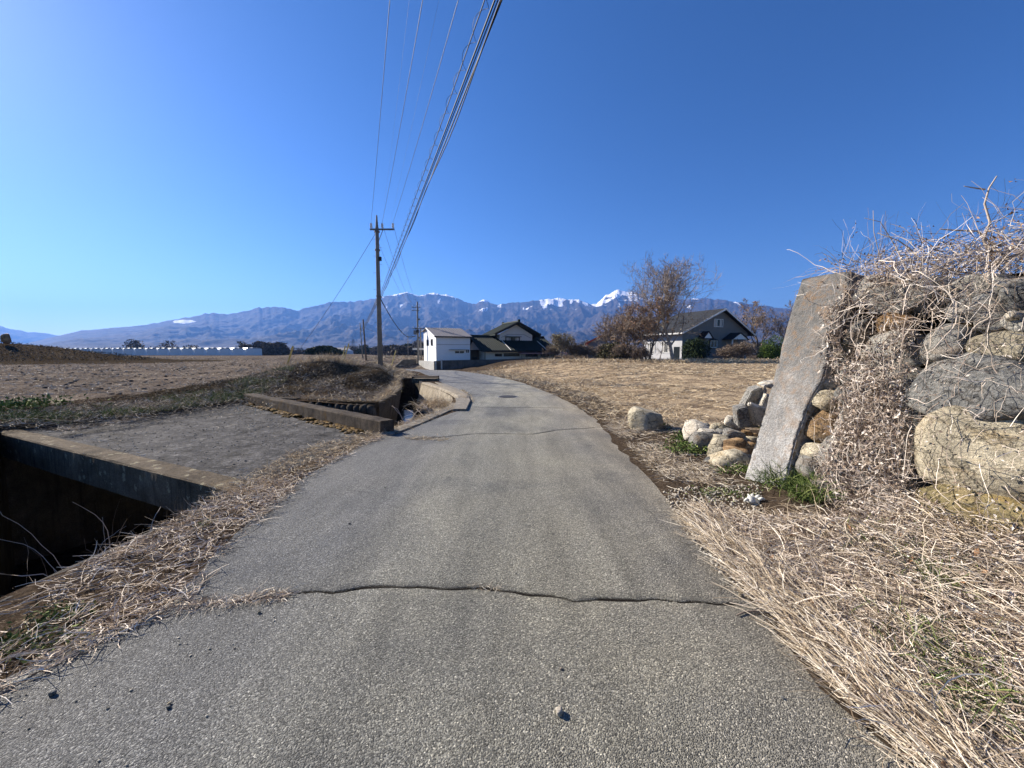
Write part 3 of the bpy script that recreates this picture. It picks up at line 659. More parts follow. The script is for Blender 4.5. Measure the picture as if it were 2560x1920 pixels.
# concrete bridge
Bf0, Bf1, Bb1, Bb0 = Vector((-10.0, 7.22, 0)), Vector((-2.98, 3.99, 0)), Vector((-2.42, 6.95, 0)), Vector((-8.0, 11.45, 0))
br = thing('concrete_bridge', 'flat weathered concrete slab bridge over the canal left of the road', 'bridge', (-5.5, 7, -.4))
dk = MB().prism([Bf0 + Vector((.1, .28, -.33)), Bf1 + Vector((.05, .25, -.33)), Bb1 + Vector((-.15, -.2, -.33)), Bb0 + Vector((-.1, -.2, -.33)), Vector((-9.0, 9, -.33))], (0, 0, .33 - .005))
dk.build('deck', M['conc_deck'], br, bevel=.01)
e1 = (Bf1 - Bf0).normalized(); e2 = Vector((-e1.y, e1.x, 0)); L = (Bf1 - Bf0).length
def rough_beam(name, o0, ea, eb, a0, a1, b0, b1, z0, z1, m, par, seed, amp=.012, zend=None):
    na = int((a1 - a0) / .08); V = []; F = []
    sec = [(b0, z0), (b0, (z0 + z1) / 2), (b0 + .004, z1 - .02), (b0 + .02, z1), ((b0 + b1) / 2, z1 + .004), (b1 - .02, z1), (b1, z1 - .02), (b1, z0)]
    for i in range(na + 1):
        a = a0 + (a1 - a0) * i / na
        for j, (bb, zz) in enumerate(sec):
            q = amp * fbm(np.array([a * 4 + j * 3.]), np.array([j * 1.7]), 3, seed)[0]; dz = 0 if zend is None else zend * i / na
            V.append(o0 + ea * a + eb * (bb + (-q if j < 3 else 0)) + Vector((0, 0, zz + dz + (q if 2 <= j <= 6 else 0))))
    k = len(sec)
    for i in range(na):
        for j in range(k): F.append((i * k + j, i * k + (j + 1) % k, (i + 1) * k + (j + 1) % k, (i + 1) * k + j))
    F += [tuple(range(k)), tuple(na * k + j for j in range(k))[::-1]]
    return MB().add(V, F).build(name, m, par)
rough_beam('edge_beam', Bf0, e1, e2, -1.2, L, 0, .30, -.42, .02, M['conc_dark'], br, 5, .012, .0)
e1b = (Bb1 - Bb0).normalized(); e2b = Vector((-e1b.y, e1b.x, 0)); Lb = (Bb1 - Bb0).length
rough_beam('rail_beam', Bb0, e1b, e2b, -.05, Lb + .05, -.02, .27, -.35, .24, M['conc_beam'], br, 9, .014)

# wing wall with apron
ww = thing('wing_wall', 'pale curved concrete wing wall and apron where the canal bends beside the road', 'retaining wall', (-2.5, 15, -1.2))
WP = dens([(-1.72, 11.9), (-1.88, 12.9), (-2.15, 13.9), (-3.2, 16.9), (-4.9, 20.8)], .3); V = []; F = []
for i, (x, y) in enumerate(WP):
    z = h1(x + .5, y) + .10; bul = .06 if i else 0; r_ = min(1, i / 3); dr_ = (1 - r_) ** 2 * .45
    V += [(x - .35, y - .12, z - 1.35), (x - .16, y - .08, z - .75), (x - .05, y - .03, z - .25 - dr_), (x, y, z - .03 - dr_), (x + .05, y + .02, z - dr_), (x + .34, y + .08, z - dr_), (x + .36, y + .09, z - .35)]
for i in range(len(WP) - 1):
    for k in range(6): F.append((i * 7 + k, (i + 1) * 7 + k, (i + 1) * 7 + k + 1, i * 7 + k + 1))
MB().add(V, F + [tuple(range(7))]).build('wall_face', M['conc_wing'], ww, smooth=False)
ap = [g(940, 824, -.2), g(965, 838, -.13), g(982, 850, -.1), g(985, 868, -.05), g(978, 884, 0), g(1008, 884, 0), g(1017, 867, -.05), g(1012, 857, -.1), g(992, 843, -.13), g(962, 829, -.18)]
MB().prism([Vector((p.x, p.y, h1(p.x, p.y) - .06)) for p in ap], (0, 0, .12)).build('apron', M['conc_light'], ww, bevel=.015)
# distant footbridge
fbz = thing('footbridge', 'small double concrete slab crossing the canal near the utility pole', 'bridge', (-5.9, 25, -.6))
for k, (yy, zz) in enumerate(((24.2, -.16), (26.0, -.15))):
    a = at(893, 800, yy); c_ = at(946, 800, yy)
    MB().box(((a.x + c_.x) / 2, yy, zz - .14), (c_.x - a.x, 1.0, .28), .03).build('slab', M['conc_dark'] if k == 0 else M['conc_beam'], fbz)

# ------------------------------------------------------------------ stone retaining wall and pillar
WA = g(1620, 1045); WA = Vector((WA.x, WA.y, 0)); WU = Vector((.2, -.98, 0)).normalized(); WV = Vector((.2298, .0469, 1)); WN = WU.cross(WV).normalized()
if WN.x > 0: WN = -WN
WVn = WV.normalized()
def wp(dx, dy):      # where the line of sight to a display pixel meets the wall face: (u, v)
    o_ = Vector((0, 0, CAMZ)); r = ray(dx, dy); t = (WA - o_).dot(WN) / r.dot(WN); p = o_ + r * t - WA
    v = p.z / WV.z; u = (p - WV * v).dot(WU); return u, v
def WPt(u, v, n=0): return WA + WU * u + WV * v + WN * n
sw = thing('stone_wall', 'tall dry stone retaining wall of large boulders beside the road', 'stone wall', (3.4, 2.5, 0))
basis = Matrix((WU, WVn, WN)).transposed()
core = MB(); core.add([WPt(.1, -.3, -.22), WPt(5.5, -.3, -.22), WPt(5.5, 2.12, -.22), WPt(.1, 2.12, -.22)] + [WPt(.1, -.3, -1), WPt(5.5, -.3, -1), WPt(5.5, 2.12, -1), WPt(.1, 2.12, -1)],
                      [(0, 1, 2, 3), (4, 5, 6, 7), (0, 1, 5, 4), (3, 2, 6, 7), (0, 3, 7, 4), (1, 2, 6, 5)]); core.build('earth_core', M['bank'], sw)
def cz(X, Y): return (1641.8 + .448 * X, 380.2 + .448 * Y)
WS = [ # crop px box x0,x1,y0,y1, material, proud, roll, sub
 (545, 770, 500, 665, 'rock_grey', .02, .1, 4), (690, 910, 495, 650, 'rock_dark', .0, 0, 4), (565, 720, 662, 752, 'rock_brown', .03, -.1, 4), (470, 770, 745, 905, 'rock_grey', .02, 0, 4),
 (775, 1015, 730, 910, 'rock_grey', .05, .1, 4), (1020, 1205, 678, 762, 'rock_dark', .0, .05, 4), (1160, 1330, 495, 660, 'rock_dark', .05, .1, 4), (1000, 1340, 750, 895, 'rock_tan', .04, 0, 4),
 (1222, 1290, 660, 708, 'rock_light', .06, 0, 3), (755, 1480, 865, 1225, 'rock_dark', .13, -.09, 5), (758, 1450, 1150, 1540, 'rock_tan', .16, -.05, 5), (735, 1480, 1520, 1840, 'rock_moss', .12, 0, 5),
 (185, 365, 1118, 1290, 'rock_brown', -.04, .1, 4), (265, 380, 1035, 1135, 'rock_tan', .02, .2, 3), (270, 360, 950, 1048, 'rock_grey', .0, .5, 3), (185, 300, 1283, 1375, 'rock_tan', .02, .2, 3), (180, 310, 1345, 1465, 'rock_grey', .03, 0, 3),
 (470, 780, 895, 1090, 'rock_grey', .03, 0, 4), (465, 790, 1075, 1265, 'rock_dark', .0, 0, 4), (470, 775, 1230, 1410, 'rock_grey', .05, .1, 4), (770, 900, 1100, 1200, 'rock_light', -.05, 0, 3), (290, 490, 1250, 1490, 'rock_grey', .05, 0, 4),
 (235, 430, 1470, 1690, 'rock_grey', .07, 0, 4), (420, 750, 1395, 1610, 'rock_grey', .05, 0, 4), (340, 425, 590, 705, 'rock_brown', -.02, 0, 3), (300, 405, 775, 905, 'rock_tan', -.02, .2, 3), (335, 410, 885, 965, 'rock_grey', 0, 0, 3),
 (395, 490, 690, 810, 'rock_grey', 0, 0, 3), (395, 490, 890, 1005, 'rock_grey', 0, 0, 3), (350, 480, 995, 1110, 'rock_dark', .02, 0, 3), (890, 1190, 560, 700, 'rock_dark', .0, 0, 4), (690, 810, 1290, 1530, 'rock_dark', -.06, 0, 3), (680, 810, 1485, 1600, 'rock_grey', -.02, 0, 3),
 (415, 570, 480, 620, 'rock_grey', -.02, 0, 3), (360, 480, 1105, 1260, 'rock_grey', .0, 0, 3), (400, 600, 1590, 1820, 'rock_dark', .03, 0, 4), (580, 760, 1600, 1850, 'rock_grey', .03, 0, 4), (880, 1200, 480, 590, 'rock_grey', -.02, 0, 4), (1170, 1350, 640, 760, 'rock_grey', 0, 0, 4)]
for i, (x0, x1, y0, y1, mm, pr, roll, sb) in enumerate(WS):
    u0, _ = wp(*cz(x0, (y0 + y1) / 2)); u1, _ = wp(*cz(x1, (y0 + y1) / 2)); cxp = cz((x0 + x1) / 2, 0)[0]; _, v1 = wp(cxp, cz(0, y0)[1]); _, v0 = wp(cxp, cz(0, y1)[1])
    if u0 > u1: u0, u1 = u1, u0
    su, sv = u1 - u0, v1 - v0; dz = min(.62, max(.24, .6 * min(su, sv) + .14))
    Rm = basis @ Matrix.Rotation(roll, 3, 'Z')
    rock('stone', M[mm], WPt((u0 + u1) / 2, (v0 + v1) / 2, pr - dz * .28), (su * 1.13, sv * 1.15, dz), 40 + i, sub=sb, rough=.085, planes=16, ang=.5, parent=sw, basis=Rm)
for i in range(34):      # smaller stones wedged behind and the stretch beyond the picture
    if i < 34: u, v, s_ = random.uniform(.45, 2.4), random.uniform(0, 2.0), random.uniform(.14, .26)
    else: u, v, s_ = random.uniform(2.7, 5.2), random.uniform(0, 1.95), random.uniform(.35, .7)
    rock('stone', M[random.choice(['rock_grey', 'rock_dark', 'rock_tan', 'rock_brown'])], WPt(u, v, -.17 if i < 34 else -.05), (s_ * 1.3, s_, s_ * .8), 300 + i, sub=3, parent=sw, basis=basis @ Matrix.Rotation(random.uniform(-.4, .4), 3, 'Z'))
for row, (v0_, hv) in enumerate(((.22, .52), (.70, .50), (1.16, .46), (1.56, .40), (1.90, .34))):
    u = 2.35 + .2 * (row % 2)
    while u < 5.3:
        wv_ = random.uniform(.5, .95)
        if u > 2.9 or row == 0: rock('stone', M[random.choice(['rock_grey', 'rock_dark', 'rock_grey', 'rock_tan', 'rock_dark'])], WPt(u + wv_ / 2, v0_, -.04), (wv_ * 1.1, hv * 1.12, .42), 1400 + int(u * 100) + row, sub=3, parent=sw, rough=.08, planes=12, basis=basis @ Matrix.Rotation(random.uniform(-.12, .12), 3, 'Z'))
        u += wv_
# terrace the wall holds up
tr = [WPt(.15, 2.12, -.3), WPt(5.5, 2.12, -.3), Vector((12, -1.5, 2.2)), Vector((12, 4.6, 2.1)), WPt(.15, 2.12, -1.2)]
gx = []; n = 26
P00, P10, P01, P11 = WPt(.12, 2.12, -.18), WPt(5.5, 2.12, -.18), Vector((13, 4.9, 2.2)), Vector((13, -2.0, 2.2)); V = []; F = []
for i in range(n + 1):
    for j in range(n + 1):
        a, c_ = i / n, j / n; p = (P00 * (1 - a) + P10 * a) * (1 - c_) + (P01 * (1 - a) + P11 * a) * c_
        p.z += .10 * float(fbm(np.array([p.x * 1.7]), np.array([p.y * 1.7]), 3, 7)[0]) + .10 * min(1, c_ * 8) ; V.append(p)
for i in range(n):
    for j in range(n): F.append((i * (n + 1) + j, (i + 1) * (n + 1) + j, (i + 1) * (n + 1) + j + 1, i * (n + 1) + j + 1))
q = len(V); V += [Vector((13, 4.9, -.5)), Vector((P00.x, P00.y, -.5))]; F.append((0, n, q, q + 1))
o = MB().add(V, F).build('raised_ground', M['soil'], origin=None, smooth=True); o['kind'] = 'structure'

PF = [(1745, 607), (1800, 597), (1852, 590), (1853, 628), (1835, 655), (1832, 700), (1806, 745), (1803, 790), (1790, 830), (1767, 865), (1752, 905), (1735, 950), (1722, 1000), (1716, 1030), (1705, 1062), (1616, 1058), (1640, 975), (1668, 880), (1695, 780), (1716, 700)]
uv = [wp(*p) for p in PF]; V = []; NL = 3; F = []
fr_ = [WPt(u, v, .09) for u, v in uv]; bk = [WPt(u, v, -.75) for u, v in uv]; md = [WPt(u * .99 + .005, v * .995 + .004, .10) for u, v in uv]
o = MB().prism(fr_, WN * -.85).build('concrete_pillar', M['conc_pillar'], bevel=0)
bm = bmesh.new(); bm.from_mesh(o.data)
bmesh.ops.bevel(bm, geom=bm.edges[:], offset=.012, segments=2, affect='EDGES', clamp_overlap=True)
bmesh.ops.triangulate(bm, faces=bm.faces); 
for _k in range(4): bmesh.ops.subdivide_edges(bm, edges=[e for e in bm.edges if e.calc_length() > .05], cuts=1); bmesh.ops.triangulate(bm, faces=bm.faces)
P = np.array([v.co[:] for v in bm.verts]); dn = n3(P * 9, 3) * .007 + n3(P * 2.5, 8) * .012; bm.normal_update()
for v, d_ in zip(bm.verts, dn): v.co += v.normal * float(d_)
bm.to_mesh(o.data); bm.free(); o.data.polygons.foreach_set('use_smooth', np.ones(len(o.data.polygons), bool)); 
tag(o, 'leaning pale concrete end pillar of the stone wall, stained grey and rust', 'pillar')

# ------------------------------------------------------------------ rocks by the pillar
RP = [ # crop 1500-2560 / 860-1660, scale 2.0738: x0,x1,y0,y1,D extra, mat, label
 (142, 330, 338, 462, 'rock_tan', 'large pale boulder standing alone at the edge of the stubble field', 'boulder', 4),
 (448, 600, 415, 500, 'rock_light', 'pale slanted stone at the upper left of the rock heap', 'stone', 3),
 (480, 600, 480, 605, 'rock_grey', 'broad grey stone at the left foot of the rock heap', 'stone', 3),
 (520, 610, 448, 492, 'rock_light', 'flat whitish stone near the top left of the heap', 'stone', 3),
 (600, 655, 448, 498, 'rock_grey', 'small grey stone in the middle of the heap top', 'stone', 3),
 (635, 740, 452, 512, 'rock_grey', 'rounded grey-tan stone at the centre of the heap', 'stone', 3),
 (575, 665, 488, 560, 'rock_tan', 'angular cream stone left of the brown one in the heap', 'stone', 3),
 (640, 740, 505, 582, 'rock_brown', 'orange-brown rounded stone in the middle of the heap', 'stone', 3),
 (735, 785, 455, 495, 'rock_brown', 'small brown stone at the upper right of the heap', 'stone', 3),
 (755, 825, 485, 530, 'rock_tan', 'small tan stone right of centre in the heap', 'stone', 3),
 (745, 832, 515, 605, 'rock_brown', 'rusty wedge stone leaning against the pillar foot', 'stone', 3),
 (575, 650, 540, 590, 'rock_tan', 'thin yellowish stone low on the left of the heap', 'stone', 3),
 (650, 775, 555, 625, 'rock_brown', 'long brown-grey stone under the middle of the heap', 'stone', 3),
 (585, 745, 570, 690, 'rock_tan', 'large tan stone forming the front foot of the heap', 'stone', 3),
 (712, 805, 580, 655, 'rock_grey', 'grey oval stone at the right foot of the heap', 'stone', 3),
 (650, 730, 385, 440, 'rock_light', 'pale lump behind the heap beside the broken slabs', 'stone', 3),
 (600, 690, 425, 462, 'rock_tan', 'flat tan stone crowning the heap', 'stone', 3),
 (520, 570, 418, 448, 'rock_grey', 'small grey stone on the far left crest of the heap', 'stone', 2),
 (575, 625, 420, 452, 'rock_tan', 'small buff stone on the crest of the heap', 'stone', 2),
 (780, 815, 465, 492, 'rock_brown', 'tiny brown stone wedged high against the pillar', 'stone', 2),
 (820, 850, 480, 520, 'rock_tan', 'tiny tan stone touching the pillar edge', 'stone', 2),
 (550, 620, 590, 640, 'rock_dark', 'dark flat stone half hidden in weeds before the heap', 'stone', 2)]
def rz(X, Y): return ((1500 + X / 2.0738) * .8641, (860 + Y / 2.0738) * .8641)
for i, (x0, x1, y0, y1, mm, lab, cat, sb) in enumerate(RP):
    cx_, cy_ = rz((x0 + x1) / 2, (y0 + y1) / 2)
    if i == 0: D = g(*rz(235, 455)).y + .25
    else:   # heap: front foot at y=690 crop, leaning back
        base = g(*rz((x0 + x1) / 2, 672)).y; D = base + .10 + (672 - (y0 + y1) / 2) / 250 * 1.15 + (.3 if x1 < 610 else 0)
    a = at(*rz(x0, (y0 + y1) / 2), D); c_ = at(*rz(x1, (y0 + y1) / 2), D); t = at(cx_, rz(0, y0)[1], D); b_ = at(cx_, rz(0, y1)[1], D)
    W_, Hh = (c_.x - a.x), t.z - b_.z
    o = rock('boulder' if i == 0 else 'heap_stone', M[mm], ((a.x + c_.x) / 2, D, (t.z + b_.z) / 2), (W_ * (1.25 if i else 1.0), max(W_, Hh) * .95, Hh * (1.42 if i else 1.05)), 500 + i, random.uniform(-.15, .15), random.uniform(-.3, .3) if i else .12, sb, .06, 7 if i else 6, .62, smooth=False)
    tag(o, lab, cat, None if i == 0 else 'stones heaped against the concrete pillar')
# broken concrete slabs
BS = [([(735, 435), (745, 330), (790, 240), (840, 225), (850, 245), (835, 435)], 'rock_grey', 'dark grey broken slab leaning at the back of the heap', .95, .22),
      ([(822, 430), (828, 335), (862, 262), (895, 280), (872, 345), (862, 430)], 'rock_light', 'narrow white broken block leaning against the pillar', .80, .14),
      ([(765, 318), (780, 312), (882, 350), (862, 420), (795, 425)], 'rock_light', 'white triangular concrete fragment propped beside the pillar', .55, .10),
      ([(710, 340), (770, 328), (785, 430), (720, 435)], 'rock_grey', 'grey upright concrete block behind the rock heap', .50, .22),
      ([(845, 222), (880, 205), (935, 200), (900, 235)], 'rock_light', 'whitish slab scrap on top of the broken concrete', 1.05, .25),
      ([(840, 240), (850, 226), (862, 258), (852, 262)], 'rock_light', 'thin white sliver of broken concrete near the pillar top', .80, .05)]
for poly, mm, lab, dd, th_ in BS:
    D = g(*rz(700, 640)).y + dd
    o = MB().prism([at(*rz(*p), D) for p in poly], (.05, th_, .03)).build('concrete_fragment', M[mm], bevel=.012); tag(o, lab, 'concrete block', 'broken concrete pieces beside the pillar')
# pebbles on the road
PB = [(1208, 1541, .038, 'rock_light', 'angular pale pebble alone in the middle foreground of the road'), (1212, 1446, .014, 'rock_grey', 'tiny pebble on the asphalt right of the centre'), (366, 1523, .016, 'rock_tan', 'upper of two little pebbles on the left foreground asphalt'),
      (364, 1530, .018, 'rock_grey', 'lower of two little pebbles on the left foreground asphalt'), (755, 1132, .02, 'rock_dark', 'dark pebble left of the road centre beyond the crack'), (1115, 1239, .014, 'rock_dark', 'dark crumb of stone just beyond the crack'), (1560, 1240, .03, 'rock_light', 'pale pebble at the right road edge near the dry grass'),
      (832, 1054, .02, 'rock_dark', 'dark pebble on the road level with the bridge end'), (1460, 1075, .05, 'rock_light', 'whitish pebble lying on the right road edge gravel'), (1600, 1290, .03, 'rock_tan', 'tan pebble beside the right end of the crack'), (1502, 1040 + 110, .03, 'rock_grey', 'grey pebble on the gritty right margin'),
      (1690, 1510, .015, 'rock_dark', 'dark pebble close to the lower right road edge'), (655, 1033, .02, 'rock_dark', 'dark pebble by the straw strip beside the bridge'), (115, 1480 + 22, .03, 'rock_grey', 'grey flat pebble in the lower left corner of the road'), (560, 1325, .02, 'rock_tan', 'buff pebble just below the straw filled crack end')]
for i, (dx, dy, s_, mm, lab) in enumerate(PB):
    p = g(dx, dy); o = rock('pebble', M[mm], (p.x, p.y, h1(p.x, p.y) + s_ * .3), (s_, s_ * .8, s_ * .75), 700 + i, random.uniform(0, 3), 0, 2, .06, 9, .8); tag(o, lab, 'pebble', 'pebbles lying on the road')

# ------------------------------------------------------------------ straw, grass, vines
def ribbons(name, P0, az, pit_, Ln, wd, seg, m, curl=.5, droop=0., ground=None, kind='stuff', parent=None, lift=.004, plane=None, zz=.0):
    """many thin bent blades: arrays of start points, azimuth, pitch, length, width"""
    n = len(P0); P = np.zeros((n, seg + 1, 3)); P[:, 0] = P0; d = np.array(az, float); e = np.array(pit_, float); k = rng.normal(0, curl, n); k2 = rng.normal(0, curl * .5, n)
    st = Ln / seg
    for i in range(seg):
        D = np.c_[np.cos(d) * np.cos(e), np.sin(d) * np.cos(e), np.sin(e)]
        P[:, i + 1] = P[:, i] + D * st[:, None]
        d = d + k / seg + rng.normal(0, curl * .35, n); e = e + k2 / seg - droop / seg + rng.normal(0, curl * .25, n)
        if ground is not None:
            gz = ground(P[:, i + 1, 0], P[:, i + 1, 1]) + lift; below = P[:, i + 1, 2] < gz; P[:, i + 1, 2] = np.where(below, gz + rng.uniform(0, .006, n), P[:, i + 1, 2]); e = np.where(below, np.abs(e) * .3 + rng.normal(0, .1, n), e)
        if plane is not None:   # keep outside the wall face
            q = P[:, i + 1] - np.array(WA); s_ = q @ np.array(WN); bad = s_ < .03; P[:, i + 1] += np.where(bad, .03 - s_ + rng.uniform(0, .05, n), 0)[:, None] * np.array(WN)
    T = np.gradient(P, axis=1); T /= np.linalg.norm(T, axis=2, keepdims=True) + 1e-9
    ref = rng.normal(size=(n, 1, 3)); S_ = np.cross(T, ref); S_ /= np.linalg.norm(S_, axis=2, keepdims=True) + 1e-9
    tap = np.linspace(1, .45, seg + 1)[None, :, None] * np.asarray(wd)[:, None, None] / 2
    A = P + S_ * tap; B = P - S_ * tap
    V = np.stack([A, B], 2).reshape(n, -1, 3); base = (np.arange(n) * (seg + 1) * 2)[:, None]
    q = np.arange(seg) * 2; F = np.stack([q, q + 1, q + 3, q + 2], 1)[None] + base[:, :, None]
    o = fast_mesh(name, V.reshape(-1, 3), F.reshape(-1, 4), m, parent=parent)
    if kind: o['kind'] = kind
    return o, P
def leaves(name, C, size, m, parent=None, kind='stuff'):
    """small folded leaves: two triangles-pairs bent along the middle"""
    n = len(C); a = rng.normal(size=(n, 3)); a /= np.linalg.norm(a, axis=1)[:, None]; b_ = np.cross(a, rng.normal(size=(n, 3))); b_ /= np.linalg.norm(b_, axis=1)[:, None] + 1e-9; c_ = np.cross(a, b_)
    s_ = (size * rng.uniform(.5, 1.4, n))[:, None]; f_ = rng.uniform(.1, .5, n)[:, None]
    V = np.stack([C - a * s_, C + b_ * s_ * .45 + c_ * s_ * f_, C + a * s_, C - b_ * s_ * .45 + c_ * s_ * f_], 1).reshape(-1, 3)
    q = (np.arange(n) * 4)[:, None]; F = np.concatenate([q + np.array([[0, 1, 2]]), q + np.array([[0, 2, 3]])], 0)
    # two tris share the fold edge
    o = fast_mesh(name, V, F, m, parent=parent)
    if kind: o['kind'] = kind
    return o
def poly_sample(poly, n, bias=None):
    P = np.array(poly); lo, hi = P.min(0), P.max(0); out = np.zeros((0, 2))
    while len(out) < n:
        q = rng.uniform(lo, hi, (n * 2, 2)); q = q[inpoly(P, q[:, 0], q[:, 1])]
        if bias is not None: q = q[rng.uniform(size=len(q)) < bias(q[:, 0], q[:, 1])]
        out = np.r_[out, q]
    return out[:n]
def lay(name, poly, n, ln, wd, m, az=(0, 9), pit=.12, curl=.6, hmax=.03, seg=3, bias=None, ground=H, kind='stuff', droop=.3, hfun=None):
    q = poly_sample(poly, n, bias); z = ground(q[:, 0], q[:, 1]) + (rng.uniform(0, 1, n) ** 1.5) * (hmax if hfun is None else hfun(q[:, 0], q[:, 1]))
    return ribbons(name, np.c_[q, z + .004], rng.normal(az[0], az[1], n), rng.normal(pit, .18, n), rng.uniform(*ln, n), rng.uniform(*wd, n), seg, m, curl, droop, ground, kind)
def gp(lst, z=0): return [(g(a, b_, z).x, g(a, b_, z).y) for a, b_ in lst]
# left verge strip between road and canal
def nz(sc, lo, hi, s): return lambda x, y: np.clip((fbm(x * sc, y * sc, 3, s) - lo) / (hi - lo), .04, 1)
LV = [(-2.28, -1), (-2.2, 1.6), (-1.92, 2.2), (-2.1, 2.8), (-2.25, 3.46), (-2.42, 4.5), (-2.25, 6.6), (-2.42, 6.9), (-3.0, 4.3), (-3.05, 3.6), (-3.0, 2.3), (-3.2, 0), (-3.3, -1)]
lay('dry_straw', LV, 9000, (.05, .2), (.003, .0068), M['straw_pale'], curl=.8, hmax=.03, bias=nz(1.5, -.25, .3, 3))
lay('dry_straw', gp([(400, 1300), (470, 1296), (560, 1284), (620, 1274), (640, 1284), (600, 1300), (480, 1312), (380, 1330)]), 420, (.03, .12), (.002, .004), M['straw_pale'], hmax=.01)
lay('dry_straw', gp([(440, 1080), (560, 1020), (640, 975), (810, 930), (830, 945), (760, 975), (700, 1005), (620, 1045), (560, 1075)]), 2600, (.06, .2), (.003, .006), M['straw_gold'], curl=.8, hmax=.05)
lay('dry_straw', gp([(815, 938), (880, 905), (960, 878), (975, 866), (985, 875), (930, 905), (860, 935)]), 1300, (.06, .2), (.004, .008), M['straw_gold'], curl=.8, hmax=.04)
lay('dry_straw', gp([(1000, 838), (1020, 855), (1022, 868), (1012, 880), (1008, 872), (1012, 858), (990, 842)], -.1), 260, (.05, .2), (.006, .012), M['straw_gold'], hmax=.03)
lay('dry_straw', gp([(870, 941), (980, 948), (950, 954), (880, 950)]), 200, (.05, .15), (.004, .007), M['straw_gold'], hmax=.01)
lay('dry_straw', gp([(1010, 1262), (1090, 1268), (1080, 1276), (1020, 1271)]), 60, (.02, .06), (.0015, .003), M['straw'], hmax=.01)
# tuft hiding the end of the wing wall
c0 = g(955, 872, -.1); q = rng.normal(0, 1, (900, 2)) * np.array([.28, .35]) + np.array([c0.x - .25, c0.y + .35])
ribbons('dry_grass_tuft', np.c_[q, np.full(900, -.25)], rng.uniform(0, 6.3, 900), rng.normal(.9, .35, 900), rng.uniform(.2, .55, 900), rng.uniform(.005, .011, 900), 4, M['straw_gold'], .5, 1.2)
# right verge
def edge_band(d0, d1, y0, y1, n):
    yy = y0 + (y1 - y0) * rng.uniform(0, 1, n); xr = np.interp(yy, [p[1] for p in RRt], [p[0] for p in RRt]); return np.c_[xr + rng.uniform(d0, d1, n) , yy]
heap_h = lambda x, y: .03 + (.16 + .16 * fbm(x * 2.2, y * 2.2, 3, 19)) * sstep((x - np.interp(y, [p[1] for p in RRt], [p[0] for p in RRt]) - .25) / 1.2) * (1 - sstep((y - 3.0) / 1.2))
HV = [(1.56, 0.6), (1.52, 1.3), (1.48, 1.6), (1.51, 2.2), (1.56, 3.1), (1.72, 3.6), (2.05, 3.2), (2.5, 2.85), (3.2, 2.75), (3.5, 1.9), (3.9, 0.4)]
for nm, n, az, cu, L_, mm in (('dry_grass', 8500, (1.75, 1.1), .6, (.07, .34), 'straw'), ('dry_grass', 6000, (0, 9), .6, (.10, .3), 'straw_pale'), ('dry_stalks', 22000, (0, 9), .75, (.025, .13), 'vine'), ('dry_stalks', 5000, (0, 9), 1.5, (.08, .22), 'straw_grey')):
    lay(nm, HV, n, L_, (.0028, .0066), M[mm], az=az, pit=.12, curl=cu, seg=5, hfun=heap_h, droop=.5)
q = poly_sample(HV, 17000); leaves('dead_leaves', np.c_[q, H(q[:, 0], q[:, 1]) + rng.uniform(0, 1.1, 17000) * heap_h(q[:, 0], q[:, 1])], .013, M['dryleaf'])
q = poly_sample(HV, 130); leaves('brown_leaves', np.c_[q, H(q[:, 0], q[:, 1]) + .9 * heap_h(q[:, 0], q[:, 1])], .03, M['oakleaf'])
# long pale arching stems over the heap
lay('dry_grass', [(1.50, .6), (1.47, 1.3), (1.43, 1.6), (1.49, 2.2), (1.52, 3.2), (1.85, 3.4), (1.75, 2.2), (1.75, .6)], 3200, (.10, .4), (.003, .006), M['straw'], az=(1.65, .25), pit=.05, curl=.4, seg=4, hmax=.03)
n = 200; q = poly_sample([(1.9, .7), (1.9, 2.2), (2.6, 3.4), (3.4, 2.0), (3.7, .7)], n)
ribbons('arching_stems', np.c_[q, H(q[:, 0], q[:, 1]) + .1], rng.uniform(0, 6.3, n), rng.uniform(.1, .9, n), rng.uniform(.35, 1.0, n), rng.uniform(.003, .006, n), 9, M['straw'], .7, 2.0, H)
# thinner litter further along the right margin
lay('dry_straw', [(1.5, 3.3), (1.75, 4.3), (1.85, 6.2), (2.0, 8.5), (2.9, 8.5), (3.6, 7.5), (3.1, 5), (2.85, 3.3), (2.3, 2.9)], 7500, (.06, .25), (.003, .006), M['straw'], curl=.7, hmax=.03, bias=nz(1.1, -.3, .25, 6))
B1 = []
q = edge_band(.0, 2.6, 8, 45, 16000); dd_ = (q[:, 0] - np.interp(q[:, 1], [p[1] for p in RRt], [p[0] for p in RRt])); q = q[rng.uniform(size=len(q)) < np.clip(12 / q[:, 1], .2, 1)]
n = len(q); ribbons('dry_grass', np.c_[q, H(q[:, 0], q[:, 1]) + rng.uniform(0, .07, n)], rng.uniform(0, 6.3, n), rng.normal(.25, .3, n), rng.uniform(.12, .4, n), rng.uniform(.005, .010, n) * np.clip(q[:, 1] / 12, 1, 3), 3, M['straw_gold'], .7, .8, H)
